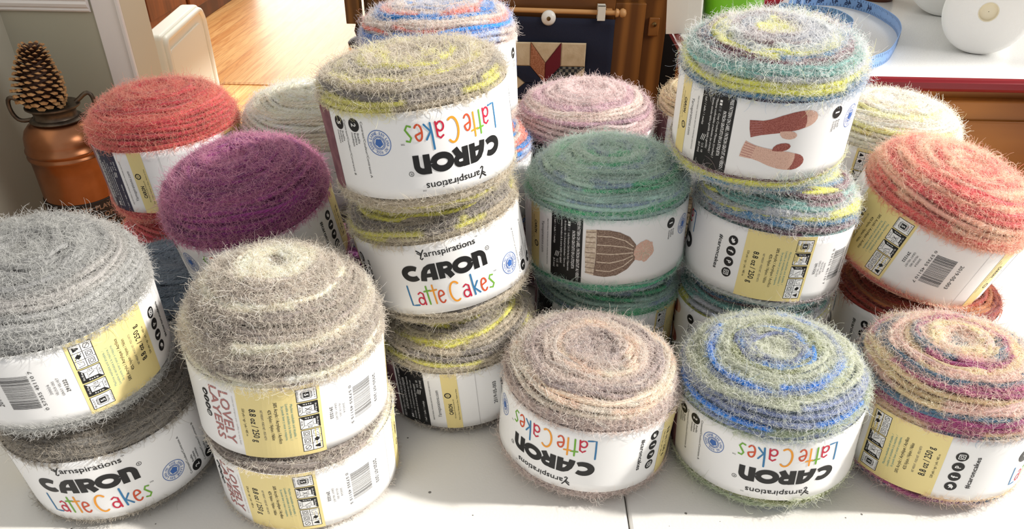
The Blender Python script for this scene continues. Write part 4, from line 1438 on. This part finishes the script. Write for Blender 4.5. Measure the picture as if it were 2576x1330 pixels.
sh_ = MB()
sh_.prism(rounded(-0.3, 0.3, 0.0, 0.485, 0.02, 0.075), -0.09, -0.02, M_plast, 'xz')
so_ = sh_.build('body', bn, bevel=0.012, seg=3)
rim_ = MB()
pth = [(x, -0.094, z) for x, z in rounded(-0.28, 0.285, 0.03, 0.465, 0.02, 0.065)]
rim_.tube(pth, 0.012, M_plast, 8, closed=True)
rim_.build('rim', bn, smooth=True)
ins = MB()
ins.prism(rounded(-0.25, 0.235, 0.05, 0.42, 0.02, 0.05), -0.097, -0.088, M_plast2, 'xz')
ins.build('inset_panel', bn, bevel=0.004)
bn.rotation_euler = (0, 0, math.radians(96))
bn.location = (-1.45, 3.22, -0.74)

M_cab = wood('kitchen_cherry', (132, 70, 34), (84, 40, 18), (1, 1, .12), 0.35, 5, 3)
kc = empty('kitchen_cabinet', (-2.3, 4.6, -0.74))
tag(kc, 'reddish brown kitchen cabinet along the wall behind the white bin', 'cabinet')
kb = MB()
kb.box((-0.45, -1.6, 0.0), (0.2, 1.9, 0.87), M_cab)
kb.build('carcass', kc, bevel=0.004)
for i in range(5):
    kd = MB()
    y0 = -1.56 + 0.69 * i
    kd.box((0.2, y0, 0.1), (0.22, y0 + 0.63, 0.84), M_cab)
    kd.box((0.22, y0 + 0.07, 0.17), (0.228, y0 + 0.56, 0.77), M_cab)
    kd.build('door', kc, bevel=0.004)

# far dark post furniture with a black foot, behind the striped cake
M_post2 = wood('dark_oak', (104, 76, 40), (70, 48, 24), (1, 1, .15), 0.4, 6, 3)
M_iron = mat('black_iron', (20, 20, 20), 0.5)
st = empty('wooden_stand', (-0.86, 4.75, -0.74))
tag(st, 'dark oak stand with a black turned foot on the oak floor behind the striped yarn', 'stand')
for x in (-0.155, 0.02, 0.3):
    pp = MB()
    pp.box((x, -0.04, 0.13), (x + 0.085, 0.05, 1.0), M_post2)
    pp.build('post', st, bevel=0.004)
bs = MB()
bs.box((-0.06, 0.06, 0.13), (0.4, 0.4, 1.0), M_post2)
bs.build('back_panel', st)
ft = MB()
ft.lathe([(0.10, 0.0), (0.105, 0.02), (0.09, 0.035), (0.05, 0.055), (0.06, 0.085), (0.045, 0.13)], M_iron, 24, -0.06, 0.0, close=True)
ft.build('foot', st, smooth=True)
ft = MB()
ft.lathe([(0.10, 0.0), (0.105, 0.02), (0.09, 0.035), (0.05, 0.055), (0.06, 0.085), (0.045, 0.13)], M_iron, 24, 0.3, 0.1, close=True)
ft.build('foot', st, smooth=True)

# ------------------------------------------------------------------ wooden cabinet with the star quilt
M_oak = wood('cabinet_oak', (146, 94, 42), (100, 60, 24), (1, 1, .1), 0.38, 7, 3.5)
M_oak2 = wood('cabinet_oak_flat', (142, 90, 40), (98, 58, 22), (.1, 1, 1), 0.38, 7, 3.5)
M_glass = mat('dark_glass', (10, 10, 12), 0.12)
M_dowel = mat('birch_dowel', (200, 150, 96), 0.45)
M_porc = mat('white_porcelain', (238, 236, 230), 0.15)
M_brass = mat('aged_brass', (120, 96, 60), 0.35, 0.9)
cb = empty('wooden_cabinet', (0.08, 2.1, -0.74))
tag(cb, 'honey oak cabinet with a dark glass door behind the mauve yarn cake', 'cabinet')
bx = MB()
bx.box((-0.31, 0.0, 0.0), (0.31, 0.4, 0.92), M_oak)
bx.build('carcass', cb, bevel=0.003)
dr = MB()
dr.box((-0.249, -0.022, 0.1), (-0.17, 0.0, 0.8), M_oak)
dr.box((0.17, -0.022, 0.1), (0.249, 0.0, 0.8), M_oak)
dr.box((-0.17, -0.022, 0.735), (0.17, 0.0, 0.81), M_oak2)
dr.box((-0.17, -0.022, 0.1), (0.17, 0.0, 0.19), M_oak2)
d_ = dr.build('door', cb, bevel=0.002)
gl = MB()
gl.box((-0.17, -0.012, 0.19), (0.17, -0.004, 0.735), M_glass)
gl.build('glass_pane', d_)
kn = MB()
kn.lathe([(0.006, 0.0), (0.006, 0.012), (0.012, 0.016), (0.0185, 0.022), (0.0185, 0.028), (0.014, 0.034), (0.005, 0.036), (0.001, 0.036)], M_porc, 32)
k_ = kn.build('knob', d_, smooth=True)
k_.rotation_euler = (PI / 2, 0, 0)
k_.location = (-0.002, -0.022, 0.767)
ks = MB()
ks.lathe([(0.0055, 0.035), (0.005, 0.038), (0.001, 0.039)], M_brass, 16)
k2_ = ks.build('screw', k_, smooth=True)
hb = MB()
hb.box((0.262, -0.012, 0.718), (0.29, 0.0, 0.764), M_oak2)
hb.build('corner_block', cb, bevel=0.003)
bl = MB()
bl.lathe([(0.006, 0), (0.006, 0.004), (0.001, 0.006)], M_brass, 16)
b_ = bl.build('bolt', cb, smooth=True)
b_.rotation_euler = (PI / 2, 0, 0)
b_.location = (0.276, -0.012, 0.748)
tr_ = MB()
tr_.box((-0.31, -0.012, 0.818), (0.31, 0.0, 0.87), M_oak2)
tr_.build('top_rail', cb, bevel=0.003)
rod = empty('hanging_rod', (0.076, 2.06, 0.041))
tag(rod, 'slim wooden dowel rod across the top of the cabinet door', 'rod')
rd = MB()
rd.tube([(-0.24, 0, 0.004), (0.175, 0, -0.001)], 0.006, M_dowel, 14)
rd.build('dowel', rod, smooth=True)
fn = MB()
fn.lathe([(0.006, 0), (0.011, 0.002), (0.0095, 0.008), (0.006, 0.011), (0.0105, 0.015), (0.0115, 0.02), (0.008, 0.027), (0.001, 0.029)], M_dowel, 20)
f_ = fn.build('finial', rod, smooth=True)
f_.rotation_euler = (0, PI / 2, 0)
f_.location = (0.172, 0, -0.001)
br_ = MB()
br_.box((0.15, 0.003, -0.008), (0.165, 0.018, 0.006), M_dowel)
br_.build('bracket', rod)

# quilt
M_nav = mat('quilt_navy', (26, 30, 50), 0.9, bump=(500, 0.3))
M_cream = mat('quilt_cream', (208, 188, 156), 0.9, noise=(40, (190, 168, 134), 0.4, 0.7), bump=(300, 0.3))
M_wine = mat('quilt_wine', (104, 24, 36), 0.9, bump=(500, 0.3))
M_rust = mat('quilt_rust', (150, 92, 64), 0.9, noise=(300, (176, 120, 88), 0.45, 0.6))
M_tab = mat('quilt_tab', (222, 218, 206), 0.9)


def check_mat():
    mt = mat('quilt_plaid', (44, 46, 48), 0.9)
    nt = mt.node_tree
    tc = nt.nodes.new('ShaderNodeTexCoord')
    ck = nt.nodes.new('ShaderNodeTexChecker')
    ck.inputs['Scale'].default_value = 130
    ck.inputs['Color1'].default_value = (*lin((38, 40, 44)), 1)
    ck.inputs['Color2'].default_value = (*lin((112, 108, 98)), 1)
    nt.links.new(tc.outputs['Object'], ck.inputs['Vector'])
    nt.links.new(ck.outputs['Color'], nt.nodes['Principled BSDF'].inputs['Base Color'])
    return mt


M_plaid = check_mat()
ql = empty('star_quilt', (0.074, 2.05, -0.142))
tag(ql, 'small navy quilt with a patchwork star hanging from the dowel', 'quilt')


def qpatch(mb, pts, m, y):
    """padded patch: puffed towards the viewer"""
    c = np.mean(pts, 0)
    n = len(pts)
    V = [(x, y, z) for x, z in pts] + [(c[0] + (x - c[0]) * .9, y - 0.003, c[1] + (z - c[1]) * .9) for x, z in pts] + [(c[0], y - 0.004, c[1])]
    F = [(i, (i + 1) % n, n + (i + 1) % n, n + i) for i in range(n)] + [(n + i, n + (i + 1) % n, 2 * n) for i in range(n)]
    mb.add(V, F, m)


qb = MB()
nx, nz_ = 24, 24
V, F = [], []
for j in range(nz_ + 1):
    for i in range(nx + 1):
        x = -0.165 + 0.34 * i / nx
        z = -0.19 + 0.362 * j / nz_ - 0.006 * (i / nx)
        V.append((x, 0.004 + 0.003 * math.sin(i * 0.8) * (1 - j / nz_) + 0.002 * math.sin(j * .9 + i * .3), z))
for j in range(nz_):
    for i in range(nx):
        a = j * (nx + 1) + i
        F.append((a, a + 1, a + nx + 2, a + nx + 1))
qb.add(V, F, M_nav)
o_ = qb.build('border', ql, smooth=True)
sd_ = o_.modifiers.new('thick', 'SOLIDIFY')
sd_.thickness = 0.006
qs = MB()
g = 0.1045
u, k4 = 0.38 * g, 0.42 * g
y_ = -0.002
for sz in (-1, 1):
    for sx in (-1, 1):
        qpatch(qs, [(sx * g, sz * g), (sx * u, sz * g), (sx * u, sz * k4), (sx * g, sz * k4)], M_cream, y_)
        qpatch(qs, [(sx * u, sz * g), (0, sz * 0.5 * g), (0, 0), (sx * u, sz * k4)], M_rust if sx * sz < 0 else M_wine, y_ - .001)
        qpatch(qs, [(sx * g, sz * k4), (sx * u, sz * k4), (0, 0), (sx * 0.5 * g, 0)], M_nav if sx < 0 else M_plaid, y_ - .001)
    qpatch(qs, [(-u, sz * g), (u, sz * g), (0, sz * 0.5 * g)], M_cream, y_)
for sx in (-1, 1):
    qpatch(qs, [(sx * g, k4), (sx * g, -k4), (sx * 0.5 * g, 0)], M_cream, y_)
so2 = qs.build('star_block', ql)
so2.location = (0.0, -0.003, 0.006)
for x in (0.128, -0.13):
    qt = MB()
    qt.box((x, -0.004, 0.165), (x + 0.02, 0.0, 0.202), M_tab)
    qt.box((x, 0.016, 0.165), (x + 0.02, 0.02, 0.202), M_tab)
    qt.box((x, -0.004, 0.1985), (x + 0.02, 0.02, 0.202), M_tab)
    qt.build('hanging_tab', ql, bevel=0.001)

# dark appliance in the gap
ap = empty('black_appliance', (0.6, 2.5, -0.74))
tag(ap, 'black appliance side in the dark gap right of the oak cabinet', 'appliance')
M_app = mat('black_enamel', (14, 14, 15), 0.45)
a_ = MB()
a_.box((-0.2, -0.25, 0.03), (0.45, 0.4, 0.9), M_app)
a_.build('body', ap, bevel=0.006)
a_ = MB()
a_.box((-0.19, -0.262, 0.06), (0.44, -0.25, 0.86), M_app)
a_.build('door', ap, bevel=0.006)

# ------------------------------------------------------------------ counter with drawers
M_ctop = mat('laminate_white', (234, 234, 232), 0.22, noise=(400, (222, 221, 218), 0.5, 0.7))
M_red = mat('red_counter_edge', (120, 12, 24), 0.25)
M_drw = wood('drawer_oak', (172, 112, 46), (128, 74, 24), (.12, 1, 1), 0.4, 5, 5)
ct = empty('countertop', (0.9, 1.4, 0.13))
tag(ct, 'white laminate countertop with a red rounded edge at the right', 'countertop')
c1 = MB()
poly = [(0.31, 1.085), (1.7, 1.085), (1.7, 1.78), (0.37, 1.78), (0.345, 1.53), (0.31, 1.45), (0.268, 1.40), (0.262, 1.14)]
c1.prism(poly, 0.151, 0.17, M_ctop, 'xy')
c1o = c1.build('worktop', bevel=0.004)
bpy.context.view_layer.update()
rel(c1o, ct)
c2 = MB()
ed = [(1.7, 1.085), (0.31, 1.085), (0.262, 1.14), (0.268, 1.40), (0.31, 1.45), (0.345, 1.53), (0.37, 1.78)]
sec = [(0.0, 0.1695), (0.006, 0.168), (0.009, 0.164), (0.009, 0.156), (0.006, 0.152), (0.0, 0.15)]
nrm = [(0, -1), (-0.45, -0.8), (-0.95, -0.3), (-0.95, 0.3), (-0.7, 0.6), (-0.95, 0.3), (-1, 0)]
V = [(x + nx_ * a, y + ny_ * a, z) for (x, y), (nx_, ny_) in zip(ed, nrm) for a, z in sec]
F = [(i * 6 + k, (i + 1) * 6 + k, (i + 1) * 6 + (k + 1) % 6, i * 6 + (k + 1) % 6) for i in range(6) for k in range(6)]
c2.add(V, F, M_red)
rel(c2.build('red_edge'), ct)
dc = empty('drawer_cabinet', (0.9, 1.4, -0.74))
tag(dc, 'oak drawer cabinet under the red-edged countertop', 'cabinet')
d1 = MB()
d1.box((-0.54, -0.28, 0.0), (0.8, 0.36, 0.888), M_drw)
d1.build('carcass', dc, bevel=0.003)
for x0, x1 in ((-0.285, 0.3), (0.36, 0.78)):
    for z0, z1 in ((0.70, 0.872), (0.40, 0.67), (0.06, 0.37)):
        dd = MB()
        dd.box((x0, -0.297, z0), (x1, -0.28, z1), M_drw)
        dd.box((x0 + 0.03, -0.303, z0 + 0.028), (x1 - 0.03, -0.297, z1 - 0.028), M_drw)
        dd.build('drawer_front', dc, bevel=0.006, seg=3)

# paper rolls on the counter
M_tissue = mat('paper_towel', (244, 243, 240), 0.9, bump=(260, 0.25))
M_card = mat('cardboard_core_sunlit', (232, 222, 196), 0.85)


def roll(name, x, y, r, ln, yaw, label):
    rc = 0.0135
    e = empty(name, (x, y, 0.17 + r))
    tag(e, label, 'paper roll')
    a = MB()
    a.lathe([(rc, 0.0), (r - 0.008, 0.0), (r - 0.002, 0.003), (r, 0.009), (r, ln - 0.006), (r - 0.006, ln), (rc, ln)], M_tissue, 72)
    o = a.build('paper', e, smooth=True)
    c = MB()
    c.lathe([(0.0005, 0.004), (rc - .002, 0.004), (rc - .001, 0.0), (rc + .0003, 0.0), (rc + .0003, ln)], M_card, 32)  # front disc plugs the core; its pale cream paints the sunlit inside
    o2 = c.build('core', e, smooth=True)
    e.rotation_euler = (-PI / 2, 0, yaw)
    return e


roll('paper_towel_roll', 0.70, 1.205, 0.062, 0.25, -0.5, 'white paper towel roll lying on the counter, its end facing front')
roll('paper_towel_roll', 0.765, 1.46, 0.075, 0.25, -0.5, 'white paper roll behind the brighter one, cut off by the top edge')

# blue tape measure standing on its edge
M_tape = mat('tape_blue', (126, 162, 214), 0.4)
M_tapetxt = mat('tape_navy_marks', (40, 56, 96), 0.5)


def catmull(P, n=10):
    P = [np.array(p, float) for p in P]
    P = [2 * P[0] - P[1]] + P + [2 * P[-1] - P[-2]]
    out = []
    for i in range(1, len(P) - 2):
        for k in range(n):
            t = k / n
            out.append(0.5 * (2 * P[i] + (P[i + 1] - P[i - 1]) * t + (2 * P[i - 1] - 5 * P[i] + 4 * P[i + 1] - P[i + 2]) * t * t + (3 * P[i] - P[i - 1] - 3 * P[i + 1] + P[i + 2]) * t ** 3))
    out.append(P[-2])
    return np.array(out)


TP = [(0.47, 1.462), (0.506, 1.452), (0.53, 1.439), (0.554, 1.42), (0.562, 1.375), (0.553, 1.325), (0.515, 1.272), (0.482, 1.25)]
TP2 = [(0.50, 1.505), (0.545, 1.535), (0.60, 1.535), (0.632, 1.50), (0.644, 1.455), (0.641, 1.367), (0.619, 1.291), (0.588, 1.228), (0.556, 1.170), (0.531, 1.137), (0.495, 1.105)]
tm = empty('tape_measure', (0.59, 1.37, 0.17))
tag(tm, 'pale blue tape measure curled on its edge on the white counter', 'tape measure')


def tape(path, texts, name):
    mb = MB()
    pts = catmull(path, 12)
    n = len(pts)
    hgt = 0.0195
    t = np.gradient(pts, axis=0)
    t /= np.linalg.norm(t, axis=1)[:, None]
    nn = np.stack([t[:, 1], -t[:, 0]], 1)
    V, F = [], []
    for d_, z in ((-.0004, 0.0005), (-.0004, hgt), (.0004, hgt), (.0004, 0.0005)):
        q = pts + nn * d_
        V += [(x, y, 0.17 + z) for x, y in q]
    for k in range(4):
        for i in range(n - 1):
            F.append((k * n + i, k * n + i + 1, ((k + 1) % 4) * n + i + 1, ((k + 1) % 4) * n + i))
    mb.add(V, F, M_tape)
    ls = np.concatenate([[0], np.cumsum(np.linalg.norm(np.diff(pts, axis=0), axis=1))])

    def at(s):
        return np.array([np.interp(s, ls, pts[:, 0]), np.interp(s, ls, pts[:, 1])]), np.array([np.interp(s, ls, nn[:, 0]), np.interp(s, ls, nn[:, 1])])
    for side in (-1, 1):
        s = 0.004
        while s < ls[-1] - 0.004:
            p, nv = at(s)
            p2, _ = at(s + 0.0008)
            hh = 0.006 if int(round(s / 0.00635)) % 4 else 0.009
            for za, zb_ in ((0.0185 - hh * .6, 0.0185), (0.0015, 0.0015 + hh * .6)):
                q0, q1 = p + nv * .0006 * side, p2 + nv * .0006 * side
                mb.add([(q0[0], q0[1], .17 + za), (q1[0], q1[1], .17 + za), (q1[0], q1[1], .17 + zb_), (q0[0], q0[1], .17 + zb_)], [(0, 1, 2, 3)], M_tapetxt)
            s += 0.00635
        for sc_, tx_, sd in texts:
            if sd != side:
                continue
            v, f = text_geo(tx_, 0.03)
            w_ = v[:, 0].max()
            W = []
            for x, y in v:
                so_ = sc_ + (x - w_ / 2) * 0.0125 * (-side)
                p, nv = at(so_)
                q = p + nv * .0007 * side
                W.append((q[0], q[1], .17 + 0.0055 + y * 0.0125))
            mb.add(W, f, M_tapetxt)
    o = mb.build(name)
    return o


bpy.context.view_layer.update()
A1 = tape(TP, [(0.012 + 0.0254 * i, str(12 + i), 1) for i in range(4)] + [(0.012 + 0.0254 * i, str(12 + i), -1) for i in range(4, 9)], 'strip')
rel(A1, tm)
A2 = tape(TP2, [(0.03 + 0.0254 * i, str(50 - i), 1) for i in range(7)] + [(0.03 + 0.0254 * i, str(48 - i), -1) for i in range(7, 17)], 'strip')
rel(A2, tm)

# white carton, green tub, red pouch, brown pot on the counter
M_carton = mat('carton_white', (226, 222, 212), 0.6)
bxo = empty('white_carton', (0.284, 1.375, 0.17))
tag(bxo, 'white carton standing on the left end of the counter behind the tall yarn stack', 'carton')
k1 = MB()
k1.box((-0.026, -0.07, 0.0), (0.03, 0.07, 0.16), M_carton)
k1.build('box', bxo, bevel=0.002)
k1 = MB()
k1.box((-0.0262, -0.0715, 0.0), (0.008, -0.07, 0.1605), M_carton)
k1.build('flap', bxo)
bxo.rotation_euler = (0, -0.09, -0.2)
M_green = mat('lime_green_plastic', (120, 190, 30), 0.3)
gt = MB()
gt.lathe([(0.002, 0.0), (0.045, 0.0), (0.05, 0.004), (0.056, 0.11), (0.058, 0.112), (0.055, 0.114), (0.05, 0.11), (0.046, 0.01), (0.002, 0.008)], M_green, 40)
g_ = gt.build('green_tub', smooth=True)
g_.location = (0.378, 1.43, 0.17)
tag(g_, 'bright lime green plastic tub beside the white carton', 'tub')
M_redf = mat('red_fabric', (168, 24, 44), 0.8, bump=(120, 0.4))
rp_ = MB()
rp_.lathe([(0.001, 0.05), (0.03, 0.049), (0.055, 0.04), (0.064, 0.025), (0.062, 0.01), (0.052, 0.0), (0.001, 0.0)], M_redf, 32)
r_ = rp_.build('red_pincushion', smooth=True)
r_.location = (0.452, 1.575, 0.17)
tag(r_, 'dark red fabric pincushion beside the end of the blue tape', 'pincushion')
M_pot = mat('brown_glaze', (92, 48, 26), 0.3)
pt = MB()
pt.lathe([(0.001, 0.0), (0.03, 0.0), (0.034, 0.006), (0.034, 0.06), (0.037, 0.065), (0.036, 0.075), (0.031, 0.07), (0.001, 0.02)], M_pot, 36)
p_ = pt.build('brown_pot', smooth=True)
p_.location = (0.705, 1.61, 0.17)
tag(p_, 'brown glazed pot base at the top edge behind the tape measure', 'pot')
